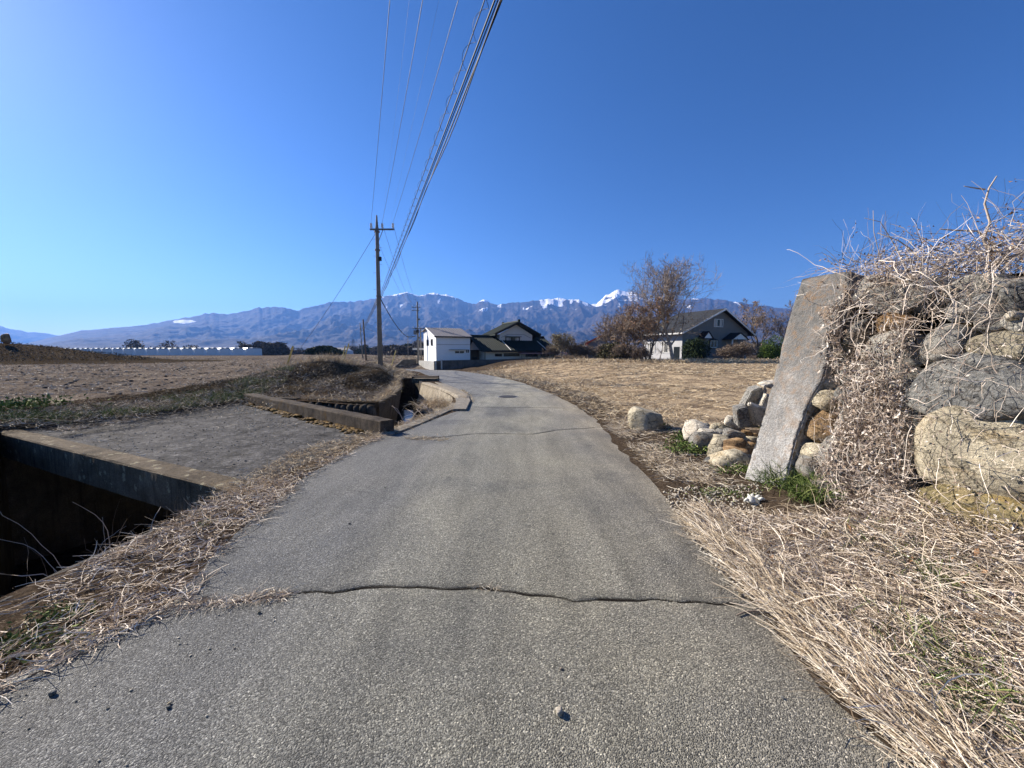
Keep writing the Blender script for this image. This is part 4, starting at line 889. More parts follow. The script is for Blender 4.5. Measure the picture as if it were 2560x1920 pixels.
# field litter
def by_y(y0): return lambda x, y: np.clip(y0 / np.maximum(y, 1), .02, 1) ** 1.3
FR = [(2.6, 8.2), (4, 7), (30, 5), (46, 45), (-2.5, 45), (1, 28), (2, 18), (2.4, 12)]
clump = lambda x, y: np.clip((fbm(x * .9, y * .9 , 4, 61) + .12) / .35, .06, 1) * by_y(9)(x, y) * np.where((y < 11) & (x > 3.5), .3, 1)
q = poly_sample(FR, 42000, clump); n = len(q)
ribbons('field_straw', np.c_[q, H(q[:, 0], q[:, 1]) + rng.uniform(.005, .05, n)], rng.normal(.1, .9, n), rng.normal(.05, .15, n), rng.uniform(.10, .38, n), rng.uniform(.006, .013, n) * np.clip(q[:, 1] / 12, 1, 2.6), 2, M['straw_gold'], .5, .3, H)
FL = [(-60, 9), (-12.5, 8.3), (-10.8, 9.2), (-10.9, 15), (-11.6, 20), (-10.8, 30), (-12, 48), (-20, 80), (-95, 80)]
q = poly_sample(FL, 26000, lambda x, y: (dist_pl([(-76, 40), (-54.5, 40), (-42, 43)], x, y) > 8) * np.clip((fbm(x * .7, y * .7, 3, 67) + .3) / .5, .1, 1) * by_y(10)(x, y)); n = len(q)
ribbons('field_straw', np.c_[q, H(q[:, 0], q[:, 1]) + rng.uniform(.005, .05, n)], rng.uniform(0, 6.3, n), rng.normal(.15, .3, n), rng.uniform(.06, .3, n), rng.uniform(.006, .018, n) * np.clip(q[:, 1] / 14, 1, 1.6), 2, M['straw'], .6, .3, H)
q = poly_sample(FL, 2600, by_y(10)); V0, F0 = ICO[1]; n = len(q); s_ = rng.uniform(.03, .08, (n, 1, 1)) * np.array([[[1.2, 1, .6]]])
Vc = V0[None] * s_ * rng.uniform(.7, 1.3, (n, len(V0), 1)) + np.c_[q, H(q[:, 0], q[:, 1]) + .01][:, None]; Fc = F0[None] + (np.arange(n) * len(V0))[:, None, None]
o = fast_mesh('soil_clods', Vc.reshape(-1, 3), Fc.reshape(-1, 3), M['soil_left'], smooth=False); o['kind'] = 'stuff'
# dead pale tall grass along the left field edge and green strip
GS = gp([(0, 893), (150, 885), (300, 866), (480, 842), (600, 822), (640, 822), (600, 838), (480, 862), (300, 884), (150, 900), (0, 910)], .25)
lay('dry_straw', gp([(480, 850), (640, 800), (720, 775), (760, 790), (640, 830), (540, 862)], .5), 2200, (.08, .3), (.006, .012), M['straw_gold'], pit=.4)
lay('green_grass', GS, 3600, (.06, .2), (.006, .012), M['green'], pit=.9, curl=.4, bias=nz(1.3, -.15, .25, 13))
lay('dry_straw', GS, 3800, (.08, .3), (.005, .01), M['straw'], pit=.3, curl=.6, hmax=.05)
lay('dry_straw', gp([(0, 905), (540, 855), (530, 875), (150, 932), (0, 925)], .1), 6500, (.06, .25), (.004, .009), M['straw'], pit=.1, hmax=.03, bias=nz(.8, -.1, .3, 23))
lay('dark_scrub', gp([(0, 905), (540, 855), (530, 875), (150, 932), (0, 925)], .1), 2200, (.05, .2), (.006, .012), M['scrub'], pit=.4, hmax=.04)
# scrub on the mounds
MP = [(-11, 13.0), (-8.2, 11.9), (-6.4, 11.5), (-4.0, 11.2), (-4.1, 13), (-4.7, 16), (-6.1, 20.8), (-7.2, 25), (-8.6, 30), (-10.6, 30), (-9.4, 22), (-10.6, 18)]
lay('dark_scrub', MP, 15000, (.04, .15), (.006, .014), M['scrub'], pit=.75, curl=.5, hmax=.03, seg=3)
lay('dry_straw', MP, 6500, (.06, .24), (.005, .012), M['straw'], pit=.35, curl=.5, hmax=.03, bias=nz(.9, 0, .35, 33))
lay('dry_straw', [(-3.9, 10.9), (-4.15, 13), (-4.75, 16), (-6.1, 20.8), (-6.4, 21), (-5.0, 16), (-4.45, 13), (-4.2, 11.1), (-6.3, 11.5), (-6.3, 11.2)], 2600, (.1, .4), (.006, .013), M['straw_gold'], pit=.5, curl=.6, hmax=.03)
lay('dry_grass', [(-10.6, 17), (-8.3, 20.5), (-8.5, 21.6), (-10.8, 19.5), (-11.4, 17)], 1800, (.15, .5), (.008, .016), M['straw_gold'], pit=1.0, curl=.3)
lay('dark_scrub', [(-70, 34), (-54, 34), (-45, 36), (-39, 41), (-42, 46), (-70, 46)], 4000, (.1, .3), (.03, .07), M['scrub'], pit=.7, curl=.5)
lay('dark_scrub', [(-12.0, 8.0), (-10.6, 8.6), (-10.6, 14), (-9.6, 13.6), (-8.0, 11.9), (-8.6, 9.5), (-9.9, 7.6)], 2600, (.05, .2), (.006, .012), M['scrub'], pit=.4, hmax=.03)
lay('dry_straw', [(-11, -2), (-6.7, -2), (-6.8, 4.4), (-9.9, 7.2), (-11.5, 7.4)], 2500, (.06, .25), (.005, .01), M['straw'], hmax=.03)
# path strip beyond the mounds
lay('dry_grass', [(-7.6, 24), (-6.8, 27), (-8.5, 34), (-12.5, 44), (-14, 50), (-17, 50), (-14, 40), (-11, 30), (-9.2, 25)], 9000, (.1, .45), (.012, .03), M['straw_gold'], pit=.35, curl=.5)
lay('dry_grass', [(-14, 104), (-14, 62), (-30, 66), (-34, 100)], 2500, (.2, .6), (.04, .1), M['straw_gold'], pit=.3, curl=.5)
# far edge of the right field: bleached grass ridge
lay('dry_grass', [(2, 44), (20, 43), (40, 42), (54, 42), (60, 47), (30, 48), (2, 50), (-3, 46)], 16000, (.25, .75), (.02, .05), M['straw_gold'], pit=.9, curl=.4, droop=1.0)
# moss along the rail beam
q = []; ax = Bb0 + (Bb1 - Bb0) * 0
for k in range(1500):
    t = random.uniform(.03, .97) ; c_ = Bb0.lerp(Bb1, t) - e2b * (.06 + abs(random.gauss(0, .10)) * (1 if .3 < t else .6)); q.append((c_.x, c_.y, .0))
q = np.array(q); n = len(q); kp = fbm(q[:, 0] * 4, q[:, 1] * 4, 2, 44) > -.12; q = q[kp]; n = len(q)
s_ = rng.uniform(.015, .055, (n, 1, 1)) * np.array([[[1.3, 1.1, .65]]]); Vc = V0[None] * s_ * rng.uniform(.75, 1.25, (n, len(V0), 1)) + q[:, None]; Fc = F0[None] + (np.arange(n) * len(V0))[:, None, None]
o = fast_mesh('moss', Vc.reshape(-1, 3), Fc.reshape(-1, 3), M['moss'], smooth=True); o['kind'] = 'stuff'

# vines hanging over the wall --------------------------------------
def wall_pts(poly_px, n, bias=None):
    P = [wp(a, b_) for a, b_ in poly_px]; return poly_sample(P, n, bias)
VP1 = [(1850, 600), (1800, 690), (1790, 800), (1800, 900), (1790, 1010), (1750, 1120), (1740, 1230), (1990, 1230), (1985, 1100), (1990, 960), (1985, 850), (1985, 760), (2000, 660), (2100, 600)]
VP2 = [(1840, 585), (1850, 680), (1990, 760), (2100, 700), (2300, 690), (2300, 560), (2000, 570)]
def vines(poly, n, L_, wd, seg, m, off=(.03, .22), curl=1.3, nm='dead_vines', up=0., bias=None):
    q = wall_pts(poly, n, bias); P = np.array([WPt(u, v, 0) for u, v in q]) + np.array(WN) * rng.uniform(*off, (n, 1))
    return ribbons(nm, P, rng.uniform(0, 6.3, n), rng.normal(up, .8, n), rng.uniform(*L_, n), rng.uniform(*wd, n), seg, m, curl, .6, None, 'stuff', plane=True)
VB = lambda u, v: np.clip((fbm(u * 3.2, v * 2.2, 3, 88) - .10 + .66 * np.clip((u - .6) / .5, 0, 1) * np.clip(1.25 - v * .35, .3, 1)) / .6, .03, 1)
vines(VP1, 1700, (.10, .42), (.003, .0055), 7, M['vine'], curl=2.0, bias=VB)
vines(VP1, 1500, (.04, .16), (.003, .006), 4, M['straw_grey'], curl=1.8, bias=VB)
vines(VP2, 300, (.2, .8), (.003, .007), 8, M['vine'], (.05, .3))
q = wall_pts(VP1, 6000, VB); P = np.array([WPt(u, v, 0) for u, v in q]) + np.array(WN) * rng.uniform(.03, .2, (6000, 1)); leaves('dead_leaves', P, .019, M['dryleaf'])
q = wall_pts([(2000, 780), (1990, 1230), (2300, 1250), (2300, 700)], 500); P = np.array([WPt(u, v, 0) for u, v in q]) + np.array(WN) * rng.uniform(.15, .3, (500, 1)); leaves('dead_leaves', P, .012, M['dryleaf'])
vines([(2000, 780), (1990, 1230), (2300, 1250), (2300, 700)], 200, (.2, .6), (.002, .005), 8, M['vine'], (.2, .35))
# vines lying over the top edge
n = 1700; a = rng.uniform(.25, 3.4, n); bq = rng.uniform(0.05, 1.1, n); P = np.array([WPt(u, 2.16, -.02) for u in a]) + np.c_[bq, bq * .1, rng.uniform(0, .24, n) * (1 - .3 * bq)]
ribbons('dead_vines', P, rng.uniform(0, 6.3, n), rng.normal(.25, .3, n), rng.uniform(.2, .8, n), rng.uniform(.003, .007, n), 8, M['straw_grey'], 1.2, .5, None, 'stuff')
n = 4500; a = rng.uniform(.25, 3.4, n); bq = rng.uniform(0, 1.1, n); P = np.array([WPt(u, 2.16, -.02) for u in a]) + np.c_[bq, bq * .1, rng.uniform(-.05, .3, n)]; leaves('dead_leaves', P, .015, M['dryleaf'])
# dark little seed sprays standing against the sky
n = 150; a = rng.uniform(.2, 3.2, n); P = np.array([WPt(u, 2.25, -.05) for u in a]) + np.c_[rng.uniform(0, .7, n), rng.uniform(-.1, .1, n), rng.uniform(.0, .1, n)]
o, PP = ribbons('wiry_twigs', P, rng.uniform(0, 6.3, n), rng.normal(.55, .35, n), rng.uniform(.2, .6, n), rng.uniform(.0025, .004, n), 7, M['vine'], .9, .4, None, 'stuff')
tp = PP[:, 3:].reshape(-1, 3); tp = tp[rng.uniform(size=len(tp)) < .75]; tp = np.repeat(tp, 3, 0) + rng.normal(0, .02, (len(tp) * 3, 3)); leaves('seed_heads', tp, .012, M['oakleaf'])
# long whitish branches above the wall
WB = [([(2212, 640), (2150, 560), (2120, 520), (2140, 480), (2128, 440), (2131, 408), (2152, 381)], 3.3, .012, 'tall forked bleached branch rising highest above the wall'),
      ([(2131, 408), (2105, 405), (2080, 403)], 3.3, .007, None),
      ([(2180, 560), (2110, 500), (2060, 497), (2030, 495)], 3.5, .011, 'straight bleached branch lying level above the wall vines'),
      ([(2150, 600), (2040, 580), (1990, 560), (1965, 535), (1940, 520), (1900, 502)], 3.8, .010, 'pale arching branch above the wall left of the tall fork'),
      ([(1965, 590), (1935, 530), (1900, 480), (1865, 472)], 4.1, .006, 'thin curved dark twig above the pillar side of the wall'),
      ([(1930, 600), (1905, 560), (1890, 500), (1885, 455)], 4.0, .005, 'thin upright twig standing above the wall near the pillar'),
      ([(1840, 577), (1815, 567), (1782, 548)], 4.2, .004, 'single fine twig reaching left over the pillar top'),
      ([(2212, 590), (2130, 600), (2050, 590), (1960, 610)], 3.4, .009, 'bleached stem lying along the top of the wall'),
      ([(2212, 545), (2160, 560), (2120, 600), (2060, 640)], 3.0, .009, 'bleached stem slanting down the right part of the wall top')]
last = None
for pl, D, r_, lab in WB:
    P = [at(a, b_, D) + Vector((0, random.uniform(-.02, .02), 0)) for a, b_ in pl]; k = len(P)
    mb = MB().tube(P, [r_ * (1 - .6 * i / (k - 1)) for i in range(k)], 5)
    if lab: last = tag(mb.build('bleached_branch', M['straw_grey'], smooth=True), lab, 'branch', 'bare branches above the wall')
    else:
        off = last.location; last.select_set(False); ob = mb.build('side_branch', M['straw_grey'], last, smooth=True)
# white glove
gl = g(1625, 1104); gz = h1(gl.x, gl.y)
gt = thing('work_glove', 'crumpled dirty white work glove lying on the verge below the pillar', 'glove', (gl.x, gl.y, gz))
rock('palm', M['cloth'], (gl.x, gl.y, gz + .035), (.15, .10, .07), 811, .3, .2, 3, .22, 8, .7, gt)
for i, (ax_, ay, az_, l_) in enumerate(((.06, .02, .025, .05), (.07, -.01, .01, .05), (-.02, .02, .06, .035), (.03, .045, .02, .045), (-.07, -.02, .0, .05))):
    c_ = Vector((gl.x + ax_ * .7, gl.y + ay, gz + .04)); e_ = c_ + Vector((ax_, ay, az_)).normalized() * l_
    MB().tube([c_, c_.lerp(e_, .5) + Vector((0, 0, .012)), e_, e_ + Vector((0, 0, -.012))], [.015, .015, .012, .005], 7).build('finger', M['cloth'], gt, smooth=True)
# green tufts
def tuft(px, n, L_, wd, rad, m='green', D=None, nm='grass_tuft', lab='', pit=1.0, curl=.35):
    c_ = g(*px); q = rng.normal(0, rad, (n, 2)) + [c_.x, c_.y]
    o, _ = ribbons('green_grass', np.c_[q, H(q[:, 0], q[:, 1])], rng.uniform(0, 6.3, n), rng.normal(pit, .3, n), rng.uniform(*L_, n), rng.uniform(*wd, n), 4, M[m], curl, .9, None)
tuft((1700, 1072), 620, (.12, .34), (.005, .009), .10, lab='bright green grass tuft at the foot of the concrete pillar')
tuft((1660, 1062), 130, (.08, .2), (.004, .008), .07, lab='smaller green tuft just left of the pillar foot grass')
tuft((1752, 1112), 420, (.12, .30), (.004, .008), .08, lab='drooping green tuft at the base of the stone wall')
tuft((1900, 1230), 160, (.10, .25), (.003, .006), .10)
tuft((1980, 1420), 110, (.10, .22), (.003, .006), .10)
tuft((2130, 1560), 130, (.10, .22), (.003, .006), .10)
tuft((2040, 1325), 220, (.10, .25), (.003, .006), .08, lab='thin green blades poking through the dry grass heap')
tuft((2060, 1470), 70, (.06, .16), (.003, .006), .05, lab='small green tuft low in the dry grass at the right')
def weed(px, n, size, rad, hh, lab, m='green'):
    c_ = g(*px); q = rng.normal(0, 1, (n, 2)) * rad + [c_.x, c_.y]; z = H(q[:, 0], q[:, 1]) + rng.uniform(0, hh, n)
    o = leaves('weeds', np.c_[q, z], size, M[m])
weed((1405, 925), 700, .022, (.17, .08), .10, 'low leafy weed at the foot of the lone boulder')
weed((1485, 980), 900, .02, (.16, .14), .14, 'leafy green weed left of the rock heap')
weed((1480, 955), 500, .02, (.10, .12), .12, 'yellowish weed at the back left of the rock heap', 'juniper')
weed((1640, 925), 500, .02, (.10, .08), .16, 'dark green weed between rock heap and pillar')
weed((1560, 1075), 350, .012, (.2, .12), .03, 'sparse weed on the verge before the pillar')
weed((1600, 1030), 450, .016, (.16, .06), .07, 'small weed in front of the rock heap')
weed((130, 1330), 260, .012, (.10, .05), .03, 'low green weed in the left roadside strip')
weed((40, 1395), 450, .013, (.14, .06), .03, 'green weed patch at the left edge near the asphalt')
weed((442, 1137), 90, .012, (.03, .03), .04, 'tiny green weed between bridge beam and road')
weed((40, 905), 700, .045, (.5, .3), .22, 'broad leafy weed at the left edge of the field')
# gravel along right margin
q = np.r_[poly_sample(gp([(1430, 1060), (1640, 1060), (1650, 1130), (1500, 1140), (1450, 1100)]), 700), poly_sample(gp([(1440, 1080), (1500, 1150), (1640, 1310), (1600, 1290), (1480, 1150)]), 160)]; n = len(q)
s_ = rng.uniform(.004, .016, (n, 1, 1)) ; Vc = V0[None] * s_ * rng.uniform(.6, 1.3, (n, len(V0), 1)) + np.c_[q, H(q[:, 0], q[:, 1]) + .003][:, None]; Fc = F0[None] + (np.arange(n) * len(V0))[:, None, None]
fast_mesh('gravel', Vc.reshape(-1, 3), Fc.reshape(-1, 3), M['rock_light'])['kind'] = 'stuff'
q = np.r_[poly_sample([(-2.2, .8), (-1.2, 1.2), (-1.0, 2.1), (-2.0, 2.25), (-2.3, 1.6)], 70), poly_sample([(-2.0, .8), (1.4, .8), (1.6, 9), (-2.2, 6)], 120)]; n = len(q)
s_ = rng.uniform(.002, .006, (n, 1, 1)) * np.array([[[1.2, 1, .6]]]); Vc = V0[None] * s_ * rng.uniform(.6, 1.3, (n, len(V0), 1)) + np.c_[q, H(q[:, 0], q[:, 1]) + .003][:, None]; Fc = F0[None] + (np.arange(n) * len(V0))[:, None, None]
fast_mesh('gravel', Vc.reshape(-1, 3), Fc.reshape(-1, 3), M['rock_light'])['kind'] = 'stuff'
DK = [(-8.6, 8.0), (-7.9, 11.1), (-2.7, 6.8), (-3.1, 4.4), (-8.4, 6.9)]
q = poly_sample(DK, 500); n = len(q); s_ = rng.uniform(.004, .016, (n, 1, 1)) * np.array([[[1.2, 1, .5]]]); Vc = V0[None] * s_ * rng.uniform(.6, 1.3, (n, len(V0), 1)) + np.c_[q, np.full(n, .0)][:, None]; Fc = F0[None] + (np.arange(n) * len(V0))[:, None, None]
fast_mesh('gravel', Vc.reshape(-1, 3), Fc.reshape(-1, 3), M['rock_grey'])['kind'] = 'stuff'
lay('dry_straw', DK, 420, (.04, .16), (.004, .008), M['straw'], hmax=.01, pit=.02, bias=nz(.9, 0, .3, 12), ground=lambda x, y: np.zeros(x.shape) + .0)
p = [g(1592, 1333), g(1610, 1326), g(1635, 1325), g(1660, 1328)]
tag(MB().tube([v + Vector((0, 0, .012)) for v in p], [.004, .006, .007, .006], 5).build('stick', M['bark'], smooth=True), 'short dark curved stick on the asphalt just below the crack end', 'stick')
mh = g(1097, 858.5, -.12); mz = h1(mh.x, mh.y)
t_ = thing('manhole_cover', 'round dark iron manhole cover set in the road', 'manhole cover', (mh.x, mh.y, mz))
ring = [(mh.x + .36 * math.cos(a), mh.y + .36 * math.sin(a), mz - .02) for a in np.linspace(0, 6.283, 33)[:-1]]; MB().prism(ring, (0, 0, .03)).build('frame', M['steel'], t_)
ring = [(mh.x + .31 * math.cos(a), mh.y + .31 * math.sin(a), mz + .01) for a in np.linspace(0, 6.283, 33)[:-1]]; MB().prism(ring, (0, 0, .012)).build('lid', M['iron'], t_)

# dead branches in the canal
BL = ('pale dead branch nearest the bridge rail in the canal', 'dead branch arching left over the canal bottom', 'dead branch leaning on the stone canal wall', 'dead branch reaching up in the middle of the canal', 'low dead branch beside the kerb side of the canal', 'dead branch lying farthest from the bridge rail', 'forked dead branch just below the wing wall end', 'crooked dead branch in the shadow of the rail beam')
for i in range(8):
    px = random.choice([(850, 905), (830, 915), (890, 895), (905, 880), (870, 900), (845, 890)]); D = random.uniform(8.6, 11.5); s_ = Vector((random.uniform(-3.2, -2.15), D, -1.0 + random.uniform(0, .3)))
    a = random.uniform(0, 6.3); P = [s_]; d = Vector((math.cos(a) * .5, math.sin(a) * .4, random.uniform(.4, 1.1)))
    for k in range(6): d += Vector((random.gauss(0, .25), random.gauss(0, .25), random.gauss(-.12, .12))); P.append(P[-1] + d.normalized() * random.uniform(.14, .24))
    b_ = thing('dead_branch', BL[i], 'branch', tuple(s_), 'dead branches tangled in the canal')
    MB().tube(P, [.018 * (1 - k / 8) for k in range(7)], 5).build('stem', M['straw_grey'], b_, smooth=True)
    for j in (2, 4):
        Q = [P[j]]; dd = (P[j + 1] - P[j]).normalized() + Vector((random.gauss(0, .6), random.gauss(0, .6), random.gauss(.1, .3)))
        for k in range(3): Q.append(Q[-1] + dd.normalized() * .13); dd += Vector((random.gauss(0, .2), random.gauss(0, .2), random.gauss(0, .2)))
        MB().tube(Q, [.009, .008, .006, .003], 4).build('side_branch', M['straw_grey'], b_, smooth=True)
for i, (px, py, hh) in enumerate(((352, 1165, .22), (395, 1140, .26), (300, 1190, .16), (250, 1205, .12))):   # brittle weeds on the canal lip
    c_ = g(px, py); P = np.array([[c_.x - .03, c_.y, -.12]] * 24) + rng.normal(0, .03, (24, 3)) * [1, 1, 0]
    o, PP = ribbons('dry_weed', P, rng.uniform(0, 6.3, 24), rng.normal(1.1, .3, 24), rng.uniform(hh * .6, hh * 1.6, 24), np.full(24, .004), 5, M['scrub'], .6, .2, None)
def bramble(c_, n, L_, m, lab):
    P = np.array([c_] * n) + rng.normal(0, .25, (n, 3)); o, PP = ribbons('bramble', P, rng.uniform(0, 6.3, n), rng.normal(.5, .6, n), rng.uniform(*L_, n), rng.uniform(.004, .009, n), 8, m, .9, .6, None)
bramble((-4.3, 3.7, -1.3), 150, (.4, 1.2), M['vine'], 'straggly bramble in the dark canal under the bridge edge')

# ------------------------------------------------------------------ poles and wires
def hz0(x, y): return h1(x, y)
PD = 25.0; pb = at(822, 797, PD); PX = pb.x; pz = pb.z - .25
tz = at(814, 465, PD).z
up = thing('utility_pole', 'tall tapered concrete utility pole with a three insulator crossarm beside the canal', 'utility pole', (PX, PD, pz))
topx = at(813.5, 465, PD).x
def pole_at(z): return Vector((PX + (topx - PX) * (z - pz) / (tz - pz), PD, z))
MB().tube([pole_at(pz), pole_at(tz - .75), pole_at(tz - .7), pole_at(tz)], [.165, .105, .09, .04], 12).build('shaft', M['conc_pole'], up, smooth=True)
za = at(828, 497, PD).z; ax0, ax1 = at(801, 497, PD).x, at(853, 497, PD).x
MB().box(((ax0 + ax1) / 2, PD - .14, za), (ax1 - ax0, .08, .09)).build('crossarm', M['steel'], up)
MB().tube([Vector((at(829, 499, PD).x, PD - .14, za - .03)), pole_at(za - .75) + Vector((.1, -.1, 0))], .022, 5).build('brace', M['steel'], up)
INS = []
for dx in (803.5, 827.5, 850.5):
    x = at(dx, 497, PD).x; mb = MB()
    z0 = za + .045
    for k, (rr_, hh) in enumerate(((.035, .07), (.075, .09), (.05, .04), (.075, .09), (.04, .05))):
        mb.tube([Vector((x, PD - .14, z0)), Vector((x, PD - .14, z0 + hh))], rr_, 8); z0 += hh
    mb.build('insulator', M['porcelain'], up, smooth=False); INS.append(Vector((x, PD - .14, z0)))
for k in range(13):
    z = pz + 2.2 + k * .52; s_ = 1 if k % 2 else -1; c_ = pole_at(z); MB().tube([c_ + Vector((.1 * s_, -.03, 0)), c_ + Vector((.30 * s_, -.03, 0))], .011, 4).build('step_bolt', M['steel'], up)
for z in (at(820, 640, PD).z, at(820, 540, PD).z, za - .1, at(820, 700, PD).z):
    c_ = pole_at(z); MB().tube([c_ - Vector((0, 0, .04)), c_ + Vector((0, 0, .04))], .17, 12).build('band', M['steel'], up)
MB().box(pole_at(at(820, 560, PD).z) + Vector((.2, -.1, 0)), (.14, .12, .25)).build('fuse_box', M['black'], up)

def wire(P0, edge_px, zed, yE, zE, r, label, name='power_line', m='cable', spiral=False, seg=60):
    """hangs from P0 through the line of sight of edge_px (at height zed) and on to depth yE behind the camera"""
    q = ray(*edge_px); t = (zed - CAMZ) / q.z; Q = Vector((q.x * t, q.y * t, zed)); dx = (Q.x - P0.x) / (Q.y - P0.y)
    ys = np.linspace(P0.y, yE, seg); A = np.array([[1, y, y * y] for y in (P0.y, Q.y, yE)]); co_ = np.linalg.solve(A, np.array([P0.z, zed, zE]))
    P = [Vector((P0.x + dx * (y - P0.y), y, co_[0] + co_[1] * y + co_[2] * y * y)) for y in ys]
    mb = MB().tube(P, r, 5); o = mb.build(name, M[m], smooth=True, origin=tuple(P0)); tag(o, label, 'cable')
    return P
for i, (I, ex_, nm) in enumerate(zip(INS, (842, 913, 990), ('leftmost', 'middle', 'rightmost'))):
    wire(I, (ex_, 0), I.z - .55, -12, I.z + .1, .0075, f'{nm} of the three thin power lines from the crossarm overhead', m='wire')
zl = at(824, 645, PD).z; LA = pole_at(zl) + Vector((.12, -.05, 0))
wire(Vector((INS[0].x + .6, PD, za + .2)), (884, 0), za - .3, -12, za + .3, .0016, 'faint hair-thin wire between the left and middle power lines', m='steel')
wire(Vector((INS[1].x + .35, PD, za + .1)), (948, 0), za - .4, -12, za + .3, .0016, 'faint hair-thin wire between the middle and right power lines', m='steel')
P = wire(LA + Vector((.0, 0, .25)), (1047, 0), zl + .75, -12, zl + 1.5, .007, 'straight messenger wire carrying the coiled hanger', name='messenger_wire', seg=140)
# spiral hanger round the messenger wire
tot = 0; S_ = []; 
for a, b_ in zip(P, P[1:]):
    nst = 10
    for k in range(nst):
        c_ = a.lerp(b_, k / nst) + Vector((0, 0, -.045)); ph = tot * 2 * math.pi / .52; tot += (b_ - a).length / nst
        t_ = (b_ - a).normalized(); s1 = t_.cross(Vector((0, 0, 1))).normalized(); s2 = s1.cross(t_)
        S_.append(c_ + s1 * .055 * math.cos(ph) + s2 * .055 * math.sin(ph))
tag(MB().tube(S_, .0034, 3, False).build('cable_spiral', M['cable'], smooth=True), 'coiled hanger wound round the messenger wire above the road', 'cable hanger')
wire(LA + Vector((0, 0, .12)), (1069, 0), zl + .42, -12, zl + 1.2, .0105, 'thick black cable between the coiled one and the lashed one', name='telephone_cable')
wire(LA + Vector((.02, 0, .08)), (1076, 0), zl + .40, -12, zl + 1.1, .007, 'thin black cable running beside the thick straight cable', name='telephone_cable')
P = wire(LA + Vector((.03, 0, 0)), (1084, 0), zl + .25, -12, zl + 1.0, .0095, 'lowest thick black cable with a second one lashed to it', name='telephone_cable')
S_ = [p_ + Vector((.022 * math.sin(i * .9), 0, -.03 + .022 * math.cos(i * .55))) for i, p_ in enumerate(P)]
tag(MB().tube(S_, .008, 4).build('telephone_cable', M['cable'], smooth=True), 'wavy black cable lashed under the lowest thick cable', 'cable')

def simple_pole(name, px, base, top, D, r0, r1, lab, m='conc_pole', cat='utility pole'):
    b_ = at(px, base, D); t_ = at(px - (.02 * 0), top, D); z0 = h1(b_.x, D) - .2; o = thing(name, lab, cat, (b_.x, D, z0))
    MB().tube([Vector((b_.x, D, z0)), Vector((b_.x, D, t_.z))], [r0, r1], 8).build('shaft', M[m], o, smooth=True); return o, b_.x, t_.z
# pole by the white building
D2 = 66.; o2, x2, z2 = simple_pole('utility_pole', 904, 785, 652, D2, .2, .12, 'far utility pole with two crossarms and transformer gear left of the white building')
for dy, a, b_, nm in ((664, 890, 909, 0), (671, 890, 906, 0), (710, 892, 922, 0)):
    z = at(904, dy, D2).z; xa, xb = at(a, dy, D2).x, at(b_, dy, D2).x; MB().box(((xa + xb) / 2, D2 - .18, z), (xb - xa, .09, .1)).build('crossarm', M['steel'], o2)
    for t_ in (.05, .4, .93): MB().tube([Vector((xa + (xb - xa) * t_, D2 - .18, z + .05)), Vector((xa + (xb - xa) * t_, D2 - .18, z + .3))], .06, 6).build('insulator', M['porcelain'], o2)
z = at(904, 715, D2).z
MB().box((x2 - .35, D2 - .3, z - .25), (.5, .4, .7)).build('switch_box', M['steel'], o2); MB().box((x2 + .05, D2 - .35, z - .1), (.4, .35, .5)).build('switch_box', M['black'], o2)
for k, s_ in enumerate((1, -1, 1)): MB().box((x2 + .25 * s_, D2 - .2, at(904, 690 + k * 20, D2).z), (.3, .2, .3)).build('bracket', M['steel'], o2)
o3, x3, z3 = simple_pole('utility_pole', 910, 785, 708, 70., .13, .10, 'slim pole half hidden right behind the transformer pole')
MB().box((x3 + .3, 69.8, z3 - .6), (2.4, .08, .09)).build('crossarm', M['steel'], o3)
MB().box((x3 - .3, 69.6, at(907, 754, 70).z), (2.2, .2, .35)).build('sign_board', M['cream'], o3)
o4, x4, z4 = simple_pole('utility_pole', 783.5, 773, 697, 75., .12, .08, 'left and thinner of two leaning far poles by the path', 'conc_pole')
o5, x5, z5 = simple_pole('utility_pole', 791, 773, 690, 72., .16, .13, 'right and darker of two far poles by the path', 'wood')
for o_ in (o4, o5): o_.rotation_euler.y = -R(2.6)
o6, x6, z6 = simple_pole('street_light', 882, 770, 722, 90., .10, .06, 'distant thin street light pole between utility pole and white building', 'conc_pole', 'street light')
MB().box((x6 + .7, 90, z6 - .5), (1.3, .15, .12)).build('lamp_arm', M['steel'], o6); MB().box((x6 + 1.4, 90, z6 - .55), (.7, .3, .18)).build('lamp', M['steel'], o6)
def sag(A, B, s_, r, lab, name='power_line', m='cable', n=24):
    P = [A.lerp(B, k / n) - Vector((0, 0, s_ * 4 * (k / n) * (1 - k / n))) for k in range(n + 1)]
    tag(MB().tube(P, r, 4).build(name, M[m], smooth=True, origin=tuple(A)), lab, 'cable')
za2 = at(904, 662, D2).z
for i, (I, dx, nm) in enumerate(zip(INS, (891, 897, 908), ('left', 'middle', 'right'))): sag(I, Vector((at(dx, 664, D2).x, D2 - .18, za2 + .2)), 1.2, .010, f'{nm} power line running on from the near pole to the far one', m='wire')
sag(LA, Vector((x2, D2, at(904, 716, D2).z)), 1.7, .03, 'sagging black cable dropping from the near pole to the transformer pole', 'telephone_cable')
for k in range(3): sag(pole_at(zl - .15 * k) + Vector((-.12, 0, 0)), Vector((x5 - 1.3 + .3, 72, z5 - 1.9 - .25 * k)), .35, .018, ('upper', 'middle', 'lower')[k] + ' of three cables from the near pole to the dark far pole', 'telephone_cable')
sag(Vector((x5 - .2, 72, z5 - 1.4)), Vector((x2, D2, at(904, 740, D2).z)), .5, .02, 'thin cable linking the two far poles across the mountains', 'telephone_cable')
sag(Vector((x2, D2, at(904, 708, D2).z)), Vector((at(1150, 708, 90).x, 90, at(1150, 712, 90).z)), .3, .02, 'thin line running right behind the tiled house', 'power_line')
